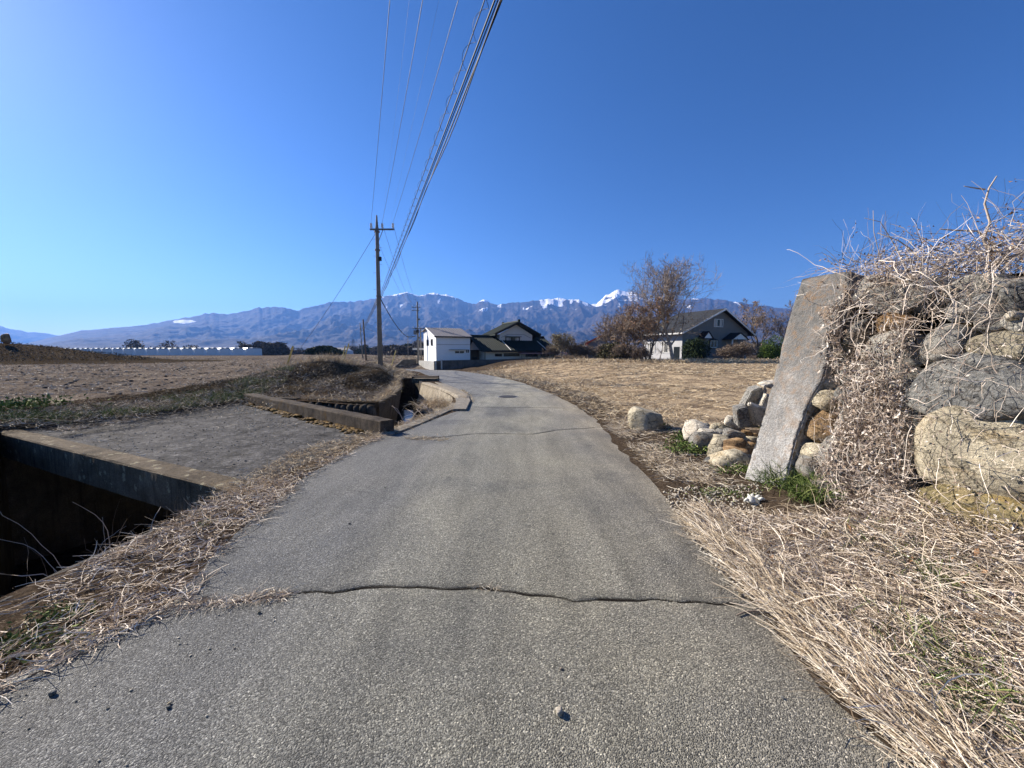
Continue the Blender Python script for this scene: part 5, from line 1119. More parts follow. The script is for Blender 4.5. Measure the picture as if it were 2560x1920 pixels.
def guy(top, px, D, lab, y0=768, y1=748, dxp=13):
    b_ = at(px, y0, D); b_.z = h1(b_.x, D); t_ = top; d = (t_ - b_).normalized(); o = thing('guy_wire', lab, 'guy wire', tuple(b_))
    MB().tube([b_ + d * (t_ - b_).length * k / 12 - Vector((0, 0, .35 * 4 * k / 12 * (1 - k / 12))) for k in range(13)], .012, 4).build('stay', M['wire'], o)
    gl_ = 2.3; e_ = at(px + dxp, y1, D - .8); e_ = b_ + (e_ - b_).normalized() * (e_ - b_).length
    MB().tube([b_, e_], .075, 8).build('guard', M['yellow'], o)
guy(pole_at(za - .05), 620, 34, 'long guy wire from the near pole with a yellow guard at the field edge')
for k, (px, D, tx, tz_, lab) in enumerate(((736, 50, x4, z4, 'left of two crossed yellow guy guards near the path poles'), (742, 48, x5, z5, 'right of two crossed yellow guy guards near the path poles'), (843, 62, x2, z2 - 3, 'yellow guy guard standing between the near pole and the white building'))):
    b_ = at(px, 772 if k < 2 else 769, D); b_.z = h1(b_.x, b_.y); o = thing('guy_wire', lab, 'guy wire', tuple(b_)); e_ = at(px + (10 if k == 0 else 12), 742 if k else 747, D)
    if k == 2: e_ = at(855, 757, D)
    MB().tube([b_, e_], .08, 8).build('guard', M['yellow'], o)
    MB().tube([e_, Vector((tx, 70, tz_ - .5))], .010, 4).build('stay', M['wire'], o)
# lattice tower far off
tw = at(764, 762, 420); zt = at(764, 733, 420).z; o = thing('transmission_tower', 'faint distant lattice power tower beyond the path poles', 'tower', (tw.x, 420, -4)); mb = MB()
lv = np.linspace(-4, zt, 7)
for i in range(6):
    w0, w1 = 3.2 * (1 - i / 7), 3.2 * (1 - (i + 1) / 7)
    for sx in (-1, 1):
        for sy in (-1, 1): mb.tube([Vector((tw.x + sx * w0, 420 + sy * w0, lv[i])), Vector((tw.x + sx * w1, 420 + sy * w1, lv[i + 1]))], .14, 4)
        mb.tube([Vector((tw.x + sx * w0, 420 - w0, lv[i])), Vector((tw.x - sx * w1, 420 - w1, lv[i + 1]))], .09, 4)
mb.build('lattice', M['steel'], o)
mb = MB()
for z in (zt - 3, zt - 7): mb.box((tw.x, 420, z), (9, .4, .4))
mb.build('arms', M['steel'], o)

# ------------------------------------------------------------------ buildings
A26 = R(26); E1 = Vector((math.cos(A26), math.sin(A26), 0)); E2 = Vector((-math.sin(A26), math.cos(A26), 0)); UZ = Vector((0, 0, 1))
def fr(o, a, b_, z): return Vector((o.x, o.y, 0)) + E1 * a + E2 * b_ + UZ * z
def fbox(o, a0, a1, b0, b1, z0, z1): return MB().frame(Vector((o.x, o.y, 0)), E1, E2, a0, a1, b0, b1, z0, z1)
def window(par, o, a0, a1, z0, z1, b_=0, side='front', frame='white', mull=1, glass='glass', depth=.06, curt=False):
    """window on the front (facing -E2) or left side (facing -E1)"""
    def bx(p0, p1, q0, q1, d0, d1):
        return fbox(o, p0, p1, b_ - d1, b_ - d0, q0, q1) if side == 'front' else fbox(o, b_ - d1, b_ - d0, p0, p1, q0, q1)
    W = bx(a0, a1, z0, z1, -.02, .004).build('window', M[glass], par); t = .07; mb = []
    fm = MB()
    for p0, p1, q0, q1 in ((a0 - t, a1 + t, z1, z1 + t), (a0 - t, a1 + t, z0 - t, z0), (a0 - t, a0, z0, z1), (a1, a1 + t, z0, z1)):
        b1 = bx(p0, p1, q0, q1, .0, depth); fm.add(b1.v, b1.f)
    for k in range(mull):
        c_ = a0 + (a1 - a0) * (k + 1) / (mull + 1); b1 = bx(c_ - .025, c_ + .025, z0, z1, .0, depth * .8); fm.add(b1.v, b1.f)
    fm.build('frame', M[frame], W)
    if curt: bx(a0 + .1, a0 + (a1 - a0) * .35, z0 + .03, z1 - .03, .006, .012).build('curtain', M['curtain'], W); bx(a1 - (a1 - a0) * .3, a1 - .1, z0 + .03, z1 - .03, .006, .012).build('curtain', M['curtain'], W)
    return W
# 1 white two-storey block
O1 = Vector((xat(942.6, 60), 60, 0)); zb = -1.25
def zpx(dy, D): return at(1000, dy, D).z
zE = zpx(727.5, 60); zR = zpx(717, 68)
wb = thing('white_building', 'white two storey building with grey sloping roof near the end of the road', 'building', tuple(fr(O1, 0, 0, zb)))
Wd, Dp = 5.55, 8.2
mb = MB(); P = [fr(O1, 0, 0, zb), fr(O1, 0, 0, zE), fr(O1, 0, Dp * .62, zR + .35), fr(O1, 0, Dp, zR - .05), fr(O1, 0, Dp, zb)]
mb.prism(P, E1 * Wd); mb.build('wall', M['white_panel'], wb)
P = [fr(O1, -.35, -.35, zE - .02), fr(O1, -.35, Dp * .62, zR + .42), fr(O1, -.35, Dp + .3, zR - .05), fr(O1, -.35, Dp + .3, zR + .07), fr(O1, -.35, Dp * .62, zR + .54), fr(O1, -.35, -.35, zE + .10)]
mb = MB().prism(P, E1 * (Wd + .6)); rf = mb.build('roof', M['roof_grey'], wb)
mb = MB()
for k in range(14): mb.prism([fr(O1, -.25 + k * .43, -.35, zE + .10), fr(O1, -.25 + k * .43, Dp * .62, zR + .54), fr(O1, -.25 + k * .43, Dp * .62, zR + .58), fr(O1, -.25 + k * .43, -.35, zE + .14)], E1 * .05)
mb.build('seams', M['roof_grey'], rf, kind='stuff')
fbox(O1, -.36, Wd + .26, -.42, -.34, zE - .08, zE + .1).build('gutter', M['black'], wb)
MB().prism([fr(O1, -.38, -.35, zE - .1), fr(O1, -.38, Dp * .62, zR + .34), fr(O1, -.38, Dp * .62, zR + .56), fr(O1, -.38, -.35, zE + .12)], E1 * .04).build('barge_board', M['white'], wb)
for b0 in (2.1, 5.0): window(wb, O1, b0, b0 + 1.0, zE - 2.0 + .75 + .0, zE - .35, 0, 'left', 'black')
fbox(O1, -.02, Wd + .0, -.03, -.003, zpx(744, 60) - .03, zpx(744, 60) + .02).build('trim', M['roof_grey'], wb)
fbox(O1, -.03, .05, -.04, .04, zb, zE - .1).build('downpipe', M['cream'], wb)
fbox(O1, 2.0, 5.2, -.5, -.02, zpx(756, 61), zpx(755, 61)).build('canopy', M['roof_grey'], wb)
window(wb, O1, 3.0, 4.5, zpx(763, 61), zpx(758.5, 61), 0, 'front', 'white_panel'); window(wb, O1, 4.85, 5.35, zpx(762, 61), zpx(756, 61), 0, 'front', 'white_panel', 1)
ac = fbox(O1, -.45, -.05, 2.9, 3.9, -.75, -.0).build('air_conditioner', M['cream'], wb); 
MB().tube([fr(O1, -.46, 3.25, -.37), fr(O1, -.49, 3.25, -.37)], .28, 14).build('fan_grille', M['black'], ac)
MB().tube([fr(O1, -.02, 6.0, -.3), fr(O1, -.06, 6.0, -.3)], .3, 14).build('vent', M['cream'], wb)
fbox(O1, .3, Wd, -1.7, -.2, -.8, -.35) and None
# parked van roof peeping over wall
vv = MB().prism([fr(O1, 1.9, -2.2, -1.2), fr(O1, 1.9, -2.2, -.35), fr(O1, 2.2, -2.2, .02), fr(O1, 3.0, -2.2, .12), fr(O1, 3.6, -2.2, .12), fr(O1, 3.9, -2.2, -.3), fr(O1, 3.9, -2.2, -1.2)], E2 * 1.4)
cr = thing('parked_car', 'white vehicle top just showing behind the dark block wall', 'car', tuple(fr(O1, 2.9, -1.5, zb))); vv.build('body', M['white'], cr, bevel=.06)
fbox(O1, 2.4, 3.5, -2.23, -2.19, -.28, .0).build('window', M['glass'], cr)
# 2 tiled house
O2 = Vector((xat(1047, 63), 63, 0)); z0 = -1.0; LZ = zpx(759, 63.5); TZ = zpx(727, 68)
th_ = thing('tiled_house', 'white farmhouse with dark green tiled roofs and a gabled upper storey', 'house', tuple(fr(O2, 0, 0, z0)))
fbox(O2, 0, 13.3, 0, 8.5, z0, LZ + .1).build('wall', M['cream'], th_)
def tiled(name, o, a0, a1, b0, z_0, b1, z_1, par, th=.18, pitch=.33, side=None):
    """sloping tiled plane from (b0,z_0) eave up to (b1,z_1), along E1"""
    P = [fr(o, a0, b0, z_0), fr(o, a0, b1, z_1), fr(o, a0, b1, z_1 - th), fr(o, a0, b0, z_0 - th)]; r_ = MB().prism(P, E1 * (a1 - a0)).build(name, M['roof_green'], par)
    mb = MB(); k = a0 + .1
    while k < a1 - .05:
        mb.tube([fr(o, k, b0 - .04, z_0 + .02), fr(o, k, b1, z_1 + .02)], .085, 6); k += pitch
    mb.build('tile_rolls', M['roof_green'], r_, kind='stuff')
    mb = MB(); n_ = int(math.hypot(b1 - b0, z_1 - z_0) / .3)
    for i in range(1, n_): t_ = i / n_; mb.frame(Vector((o.x, o.y, 0)), E1, E2, a0, a1, b0 + (b1 - b0) * t_, b0 + (b1 - b0) * t_ + .05, z_0 + (z_1 - z_0) * t_, z_0 + (z_1 - z_0) * t_ + .03)
    mb.build('tile_courses', M['roof_green'], r_, kind='stuff')
    return r_
rf = tiled('roof', O2, -1.0, 13.9, -.9, LZ + .12, 4.6, TZ, th_)
tiled('roof', O2, -1.0, 13.9, 9.5, LZ + .12, 4.62, TZ, th_)
MB().tube([fr(O2, -1.0, 4.6, TZ + .08), fr(O2, 13.9, 4.6, TZ + .08)], .2, 8).build('ridge', M['roof_green'], rf)
for a in (4.3, 11.3): MB().tube([fr(O2, a, -1.0, LZ + .2), fr(O2, a, 2.6, LZ + .2 + 3.5 * (TZ - LZ) / 5.5)], .07, 5).build('hip_ridge', M['cream'], rf)
MB().prism([fr(O2, -.0, 0, LZ), fr(O2, 0, 4.6, TZ - .2), fr(O2, 0, 8.5, LZ)], E1 * .12).build('gable_wall', M['cream'], th_)
fbox(O2, -.9, 13.9, -.98, -.88, LZ - .1, LZ + .02).build('gutter', M['black'], th_)
fbox(O2, -.85, 13.8, -.86, -.0, LZ - .09, LZ - .02).build('soffit', M['cream'], th_)
fbox(O2, .0, .1, -.06, -.003, z0, LZ).build('downpipe', M['black'], th_)
window(th_, O2, 1.9, 3.0, zpx(769, 64), zpx(765, 64), 0, 'front', 'black'); window(th_, O2, 3.5, 6.3, zpx(769, 65), zpx(764, 65), 0, 'front', 'black', 2)
window(th_, O2, 7.6, 9.8, zpx(770, 66), zpx(765, 66), 0, 'front', 'black', 2); window(th_, O2, 10.6, 12.2, zpx(770, 66), zpx(765, 66), 0, 'front', 'black', 1)
aw = MB().prism([fr(O2, 6.0, -1.5, zpx(763.5, 66)), fr(O2, 6.0, -.02, zpx(760.5, 66)), fr(O2, 6.0, -.02, zpx(761.5, 66)), fr(O2, 6.0, -1.5, zpx(764.5, 66))], E1 * 9.2).build('awning', M['pink'], th_)
mb = MB()
for k in range(10): mb.tube([fr(O2, 6.1 + k, -1.4, z0), fr(O2, 6.1 + k, -1.4, zpx(764, 66))], .04, 5)
mb.build('awning_post', M['wood'], th_)
# upper storey
uO = O2; s0, s1, bq = 4.0, 10.5, 3.0; uz = zpx(722, 67.5); az_ = zpx(700, 69) + .1
fbox(uO, s0, s1, bq, bq + 5.2, 2.5, uz).build('upper_wall', M['cream'], th_)
sm_ = (s0 + s1) / 2; ov = 1.25; zE2 = uz + .0; slope = (az_ - zE2) / ((s1 - s0) / 2 + ov)
MB().prism([fr(uO, s0, bq + .02, uz), fr(uO, s1, bq + .02, uz), fr(uO, sm_, bq + .02, az_ - .25)], E2 * .15).build('gable_wall', M['cream'], th_)
for s_, nm in ((-1, 'l'), (1, 'r')):
    half = (s1 - s0) / 2 + ov; P = [fr(uO, sm_, bq - .95, az_ + .12), fr(uO, sm_ + s_ * half, bq - .95, zE2 - .05), fr(uO, sm_ + s_ * half, bq - .95, zE2 - .25), fr(uO, sm_, bq - .95, az_ - .12)]
    r2 = MB().prism(P, E2 * 6.6).build('upper_roof', M['roof_green'], th_); mb = MB(); k = bq - .85
    while k < bq + 5.6: mb.tube([fr(uO, sm_ + s_ * .1, k, az_ + .12), fr(uO, sm_ + s_ * half, k, zE2 - .03)], .08, 5); k += .33
    mb.build('tile_rolls', M['roof_green'], r2, kind='stuff')
    MB().tube([fr(uO, sm_, bq - .98, az_ + .18), fr(uO, sm_ + s_ * half, bq - .98, zE2 + .02)], .13, 6).build('verge_tiles', M['black'], r2)
MB().tube([fr(uO, sm_, bq - 1.0, az_ + .25), fr(uO, sm_, bq + 5.6, az_ + .25)], .22, 8).build('ridge', M['roof_green'], th_)
MB().box(fr(uO, sm_, bq - 1.05, az_ + .38), (.42, .25, .5), A26).build('ridge_end_tile', M['roof_green'], th_); MB().box(fr(uO, sm_, bq + 5.6, az_ + .38), (.35, .25, .45), A26).build('ridge_end_tile', M['roof_green'], th_)
MB().prism([fr(uO, s0 + .3, bq - .02, uz - .55), fr(uO, s0 + 1.7, bq - .02, uz + .05), fr(uO, s1 - 1.7, bq - .02, uz + .05), fr(uO, s1 - .3, bq - .02, uz - .55), fr(uO, s1 - .3, bq - .02, uz - .60), fr(uO, s1 - 1.7, bq - .02, uz), fr(uO, s0 + 1.7, bq - .02, uz), fr(uO, s0 + .3, bq - .02, uz - .60)], E2 * .018).build('trim', M['black'], th_)
window(th_, uO, 5.2, 7.9, zpx(735.5, 68), zpx(728.5, 68), bq, 'front', 'black', 3, curt=True); fbox(uO, 5.0, 8.1, bq - .55, bq, zpx(727.4, 68), zpx(726.6, 68)).build('window_canopy', M['black'], th_)
# dark passage and lean-to between the two
ln = thing('lean_to', 'dark open lean-to in the gap between white building and tiled house', 'shed', tuple(fr(O1, 7, 1, zb)))
fbox(O1, 5.6, 8.0, 2.0, 5.0, zb, 1.7).build('wall', M['wood'], ln); fbox(O1, 5.6, 8.3, .3, 2.6, zpx(757, 63), zpx(756, 63)).build('roof', M['roof_dark'], ln); fbox(O1, 6.6, 7.5, 1.93, 1.99, zb, .6).build('door', M['black'], ln)
# block walls
def blockwall(pl, z0s, z1s, th, m, lab, pil=True):
    o = thing('block_wall', lab, 'wall', (*pl[0], z0s[0])); mb = MB()
    for (p, q), a0, a1, b0, b1 in zip(zip(pl, pl[1:]), z0s, z0s[1:], z1s, z1s[1:]):
        d = Vector((q[0] - p[0], q[1] - p[1], 0)).normalized(); n_ = Vector((-d.y, d.x, 0)) * th
        mb.add([Vector((*p, a0)), Vector((*q, a1)), Vector((*q, b1)), Vector((*p, b0)), Vector((*p, a0)) + n_, Vector((*q, a1)) + n_, Vector((*q, b1)) + n_, Vector((*p, b0)) + n_], [(0, 1, 2, 3), (4, 5, 6, 7), (0, 1, 5, 4), (3, 2, 6, 7), (0, 3, 7, 4), (1, 2, 6, 5)])
    mb.build('blocks', m, o)
    mb = MB()   # courses standing a few millimetres proud
    for (p, q), b0, b1, a0 in zip(zip(pl, pl[1:]), z1s, z1s[1:], z0s):
        d = Vector((q[0] - p[0], q[1] - p[1], 0)); L_ = d.length; d.normalize(); n_ = Vector((d.y, -d.x, 0)) * .015
        for k in range(7):
            zt_ = b0 - .02 - .2 * k
            if zt_ - .18 < a0: break
            x = (k % 2) * .2
            while x + .37 < L_:
                s_ = Vector((*p, zt_ + (b1 - b0) * x / L_)) + d * x; mb.add([s_, s_ + d * .37, s_ + d * .37 - UZ * .17, s_ - UZ * .17, s_ + n_, s_ + d * .37 + n_, s_ + d * .37 + n_ - UZ * .17, s_ + n_ - UZ * .17], [(4, 5, 6, 7), (0, 1, 5, 4), (3, 2, 6, 7), (0, 3, 7, 4), (1, 2, 6, 5)]); x += .4
    mb.build('block_courses', m, o, kind='stuff'); return o
p0 = at(955, 797, 57.5); p1 = at(1212, 785, 60.5); pm_ = at(1100, 790, 59)
blockwall([(p0.x, p0.y), (pm_.x, pm_.y), (p1.x, p1.y)], [p0.z - .3, pm_.z - .3, p1.z - .4], [at(955, 778.5, 57.5).z, at(1100, 776, 59).z, at(1212, 771.5, 60.5).z], .15, M['blockwall'], 'long dark block wall in front of the tiled house')
q0 = at(904, 790, 66); q1 = at(940, 798.5, 57); q2 = at(953, 798, 58.6)
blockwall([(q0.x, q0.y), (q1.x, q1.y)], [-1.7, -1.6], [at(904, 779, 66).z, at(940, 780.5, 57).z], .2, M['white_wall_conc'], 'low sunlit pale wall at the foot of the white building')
blockwall([(q1.x + .02, q1.y), (q2.x, q2.y)], [-1.6, -1.6], [at(941, 780, 57).z, at(953, 779, 58.6).z], .2, M['blockwall'], 'short shaded wall return at the corner below the white building')  # return of the pale wall, its shade painted in with the darker block material
MB().box((p0.x - .05, p0.y, (p0.z + at(955, 778, 57.5).z) / 2), (.22, .3, at(955, 777.5, 57.5).z - p0.z + .1)).build('gate_post', M['white_wall_conc']); tag(bpy.context.scene.objects['gate_post'], 'pale post ending the dark block wall at the yard entrance', 'post')
r0 = at(850, 793, 63); r1 = at(903, 792, 68); 
blockwall([(r0.x, 62.5), (at(872, 776, 64).x, 64), (r1.x, 67)], [-1.8, -1.8, -1.8], [-1.2, at(872, 776.5, 64).z, at(903, 776, 67).z], .3, M['blockwall'], 'dark retaining wall where the road turns left below the far field')
# small hoop
hh = at(869, 793, 60); 
tag(MB().tube([Vector((hh.x - .35, 60, -1.4)), Vector((hh.x - .35, 60, -.75)), Vector((hh.x - .2, 60, -.6)), Vector((hh.x + .2, 60, -.6)), Vector((hh.x + .35, 60, -.75)), Vector((hh.x + .35, 60, -1.4))], .035, 6).build('hoop_barrier', M['steel']), 'small metal hoop barrier in front of the dark retaining wall', 'barrier')
# 3 grey gabled house
O3 = Vector((xat(1473, 55), 55, 0)); g0 = .1; eZ = at(1473, 713, 55).z; pZ = at(1558, 667, 58.7).z; FW = 14.6; FD = 7.4
gh = thing('grey_house', 'dark grey gabled house with white trim behind the bare trees', 'house', tuple(fr(O3, 0, 0, g0)))
mb = MB().prism([fr(O3, 0, 0, g0), fr(O3, FW, 0, g0), fr(O3, FW, 0, eZ), fr(O3, FW * .56, 0, pZ - .25), fr(O3, 0, 0, eZ)], E2 * FD); mb.build('wall', M['grey_siding'], gh)
fbox(O3, -.012, -.002, .0, FD, g0, eZ - .15).build('side_wall', M['side_wall'], gh)  # thin pale sheet that paints the sun onto the left wall
for s_, ea in ((0, -.9), (1, FW + .9)):
    ea_z = eZ - (.9 * (pZ - eZ) / (FW * .5)) + .05
    r2 = MB().prism([fr(O3, FW * .56, -.7, pZ), fr(O3, ea, -.7, ea_z), fr(O3, ea, -.7, ea_z - .2), fr(O3, FW * .56, -.7, pZ - .2)], E2 * (FD + 1.2)).build('roof', M['roof_dark'], gh)
    MB().prism([fr(O3, FW * .56, -.74, pZ - .02), fr(O3, ea, -.74, ea_z - .02), fr(O3, ea, -.74, ea_z - .26), fr(O3, FW * .56, -.74, pZ - .26)], E2 * .035).build('barge_board', M['white'], gh)
    if not s_: MB().prism([fr(O3, ea - .03, -.7, ea_z - .02), fr(O3, ea - .03, -.7, ea_z - .22), fr(O3, ea - .03, FD + .5, ea_z - .22), fr(O3, ea - .03, FD + .5, ea_z - .02)], E1 * .02).build('fascia', M['white'], gh)
window(gh, O3, 6.6, 8.5, at(1550, 705, 58).z, at(1550, 690, 58).z, 0, 'front', 'white', 2, curt=True)
W_ = window(gh, O3, 5.7, 7.0, at(1535, 750, 57.5).z, at(1535, 737, 57.5).z, -.25, 'front', 'white', 1)
fbox(O3, 5.6, 7.1, -.25, 0, at(1535, 751, 57.5).z, at(1535, 735, 57.5).z).build('bay', M['grey_siding'], gh)
MB().prism([fr(O3, 5.4, -.5, at(1535, 735, 57.5).z), fr(O3, 7.3, -.5, at(1535, 735, 57.5).z), fr(O3, 6.35, -.2, at(1535, 730.5, 57.5).z)], E2 * .5).build('bay_roof', M['roof_dark'], gh)
def porch(a0, a1, dep, zt, lab=None):
    zh = zt + .9; am = (a0 + a1) / 2
    MB().prism([fr(O3, a0, -dep, zt), fr(O3, a1, -dep, zt), fr(O3, am, -dep, zh)], E2 * .08).build('porch_gable', M['white'], gh)
    for s_ in (a0 - .15, a1 + .15): MB().prism([fr(O3, am, -dep - .15, zh + .12), fr(O3, s_, -dep - .15, zt + .02), fr(O3, s_, -dep - .15, zt - .08), fr(O3, am, -dep - .15, zh + .02)], E2 * (dep + .1)).build('porch_roof', M['roof_dark'], gh)
porch(8.6, 12.2, 1.6, at(1585, 733, 58).z); porch(3.2, 5.0, 1.0, at(1510, 731, 57).z)
for a in (8.8, 12.0): fbox(O3, a, a + .16, -1.5, -1.34, g0, at(1585, 733, 58).z).build('porch_post', M['white'], gh)
fbox(O3, 9.4, 10.3, -.05, -.002, g0, 2.3).build('door', M['wood'], gh); window(gh, O3, 10.9, 11.6, .8, 2.2, 0, 'front', 'white', 1)
window(gh, O3, 2.0, 3.6, 1.4, 3.0, -.014, 'left', 'white', 1, curt=True); window(gh, O3, 5.0, 6.4, 1.4, 2.8, -.014, 'left', 'white', 1, curt=True); 
fbox(O3, -.05, -.013, .4, 1.4, g0, 2.2).build('door', M['glass'], gh)
# lean-to / balcony at right back
MB().prism([fr(O3, FW * .8, FD + .5, pZ - 1.6), fr(O3, FW + 3.5, FD + 1, pZ - 2.6), fr(O3, FW + 3.5, FD + 1, pZ - 2.9), fr(O3, FW * .8, FD + .5, pZ - 1.9)], E2 * 2).build('rear_roof', M['roof_dark'], gh)
# 4 red roofed building
rb = thing('red_roof_building', 'low building with a bright red slanting roof left of the bare trees', 'building', (xat(1290, 68), 68, .1))
a = at(1264, 741, 68); b_ = at(1312, 717, 68)
MB().prism([a, b_ + Vector((0, 0, 0)), b_ + Vector((0, 0, -.35)), a + Vector((0, 0, -.35))], (1.5, 6, 0)).build('roof', M['red'], rb)
MB().prism([Vector((a.x + .6, 68.3, -.2)), Vector((b_.x, 68.3, -.2)), Vector((b_.x, 68.3, b_.z - .4)), Vector((a.x + .6, 68.3, a.z - .1))], (1.5, 5.5, 0)).build('wall', M['roof_grey'], rb)
# small far building
fb_ = at(733, 768, 160); o = thing('far_building', 'small white and grey building on the horizon right of the dark hedge', 'building', (fb_.x, 160, -1)); za_ = at(733, 757, 160).z
MB().box((fb_.x, 162, (za_ - 1) / 2), (7, 6, za_ + 1)).build('wall', M['white_panel'], o); MB().prism([Vector((fb_.x - 4, 158, za_)), Vector((fb_.x + 4, 158, za_)), Vector((fb_.x + 4, 162, za_ + 1)), Vector((fb_.x - 4, 162, za_ + 1))], (0, 0, .15)).build('roof', M['roof_grey'], o)
fb_ = at(745, 768, 165); o = thing('far_building', 'tiny white roofed shed at the right end of the horizon hedge', 'shed', (fb_.x, 165, -1)); za_ = at(745, 756, 165).z
MB().prism([Vector((fb_.x - 2, 165, -1)), Vector((fb_.x + 2, 165, -1)), Vector((fb_.x + 2, 165, za_ - .5)), Vector((fb_.x, 165, za_ + .6)), Vector((fb_.x - 2, 165, za_ - .5))], (0, 4, 0)).build('shell', M['white'], o)

# greenhouses
gD = 120.; xR = at(566, 760, gD).x; zTop = at(500, 751, gD).z; zBt = at(500, 768, gD).z; 
gvec = Vector((-.86, .51, 0)).normalized()
for k in range(19):
    ords = ('first', 'second', 'third', 'fourth', 'fifth', 'sixth', 'seventh', 'eighth', 'ninth', 'tenth', 'eleventh', 'twelfth', 'thirteenth', 'fourteenth', 'fifteenth', 'sixteenth', 'seventeenth', 'eighteenth', 'nineteenth', 'twentieth', 'twenty-first', 'twenty-second', 'twenty-third', 'twenty-fourth', 'twenty-fifth', 'twenty-sixth')
    xr_ = xR - k * 5.0; zt_ = zTop + .0; zl_ = zTop - .42; yb = gD + k * 1.2
    o = thing('greenhouse', f'white film greenhouse, {ords[k]} from the right end of the far row' if k else 'right end greenhouse of the long row with its pale end wall showing', 'greenhouse', (xr_ - 1.75, yb, zBt - .5), 'greenhouses in a row beyond the field' if k else None)
    if k == 0: o['group'] = 'greenhouses in a row beyond the field'
    sec = [(0, zBt - .6), (0, zl_), (-.6, zl_ + .35), (-1.7, zt_ - .2), (-2.4, zt_), (-3.1, zt_ - .2), (-4.2, zl_ + .35), (-4.9, zl_), (-4.9, zBt - .6)]
    P = [Vector((xr_ + a, yb, z)) for a, z in sec]
    MB().prism([P[1], P[2], P[3], P[4], P[5], P[6], P[7]], gvec * 32).build('roof', M['plastic_roof'], o)
    MB().prism([P[0], P[1] - UZ * .003, P[7] - UZ * .003, P[8]], gvec * 32).build('side_wall', M['film_side'], o)
    mb = MB()
    for j in range(4): mb.tube([p_ + gvec * (-.05 + j * 8) + UZ * .03 for p_ in P[1:8]], .05, 4)
    mb.build('hoops', M['steel'], o)

# ------------------------------------------------------------------ trees and bushes
def make_tree(name, lab, cat, base, height, spread, trunk_r, seed, n_limb=14, levels=3, up=.5, twigs=4, leafn=0, leafm='oakleaf', leafs=.10, bark='bark', first=.22, leaf_bias=None, fork=0, grp=None, lean=0, twl=.55, twr=.012):
    r = random.Random(seed); o = thing(name, lab, cat, (base.x, base.y, base.z), grp); MBt = MB(); tw0 = []; twd = []; twL = []; tips = []
    def branch(p, d, L, rad, lvl):
        n = max(4, int(L / (.55 if lvl == 0 else .35))); n = min(n, 12); P = [p]; D = d.normalized(); dirs = [D]
        for i in range(n):
            D = (D + Vector((r.gauss(0, .09 + .03 * lvl), r.gauss(0, .09 + .03 * lvl), r.gauss(0, .06) + (.06 * up if lvl else .04)))).normalized(); P.append(P[-1] + D * L / n); dirs.append(D)
        rr_ = [rad * (1 - .78 * (i / n)) for i in range(n + 1)]; MBt.tube(P, rr_, (7, 5, 4, 3, 3)[lvl], False)
        if lvl >= levels:
            for i in range(1, n + 1):
                for _ in range(twigs):
                    tw0.append(P[i]); dd = (dirs[i] * .7 + Vector((r.gauss(0, .6), r.gauss(0, .6), r.gauss(.15 * up, .45)))).normalized(); twd.append(dd); twL.append(L * twl * r.uniform(.5, 1.2)); tips.append(P[i] + dd * L * .3)
            return
        nc = (n_limb, 6, 5, 4)[lvl]
        for c in range(nc):
            t = (first if lvl == 0 else .25) + (1 - (first if lvl == 0 else .25)) * (c + r.random()) / nc; t = min(t, .98); k = t * n; i = int(k); q = P[i].lerp(P[min(i + 1, n)], k - i)
            a = r.uniform(0, 6.283) if lvl else c * 2.4 + r.uniform(-.5, .5); side = dirs[i].orthogonal().normalized(); side = Matrix.Rotation(a, 3, dirs[i]) @ side
            el_ = (.25 + .75 * up + .5 * t * up) if lvl == 0 else .75
            nd_ = (side + dirs[i] * el_ + Vector((0, 0, .12 * up))).normalized()
            if lvl == 0: LL = spread * (1.15 - .75 * t) * r.uniform(.75, 1.15)
            else: LL = L * (.62 - .25 * t) * r.uniform(.8, 1.2)
            branch(q, nd_, LL, max(rr_[i] * .55, .008), lvl + 1)
    if fork:
        for k in range(fork):
            a = k * 6.283 / fork + r.random(); branch(Vector((base.x, base.y, base.z)), Vector((math.cos(a) * .55 + lean, math.sin(a) * .4, 1)), height * r.uniform(.75, 1.0), trunk_r * .7, 0)
    else: branch(Vector((base.x, base.y, base.z - .1)), Vector((lean, 0, 1)), height, trunk_r, 0)
    MBt.build('trunk', M[bark], o, smooth=True)
    A0 = np.array([list(v) for v in tw0]); DD = np.array([list(v) for v in twd]); n = len(A0)
    if n:
        oo_, PP = ribbons('crown', A0, np.arctan2(DD[:, 1], DD[:, 0]), np.arcsin(np.clip(DD[:, 2], -1, 1)), np.array(twL), np.full(n, twr), 3, M['twig'], .4, -.3 * up, None, None, o)
        if leafn:
            tp = PP[:, 2:].reshape(-1, 3)
            if leaf_bias is not None: w_ = leaf_bias(tp); tp = tp[rng.uniform(size=len(tp)) < w_]
            if len(tp): tp = tp[rng.integers(0, len(tp), leafn)] + rng.normal(0, .12, (leafn, 3)); leaves('foliage', tp, leafs, M[leafm], o, None)
    return o
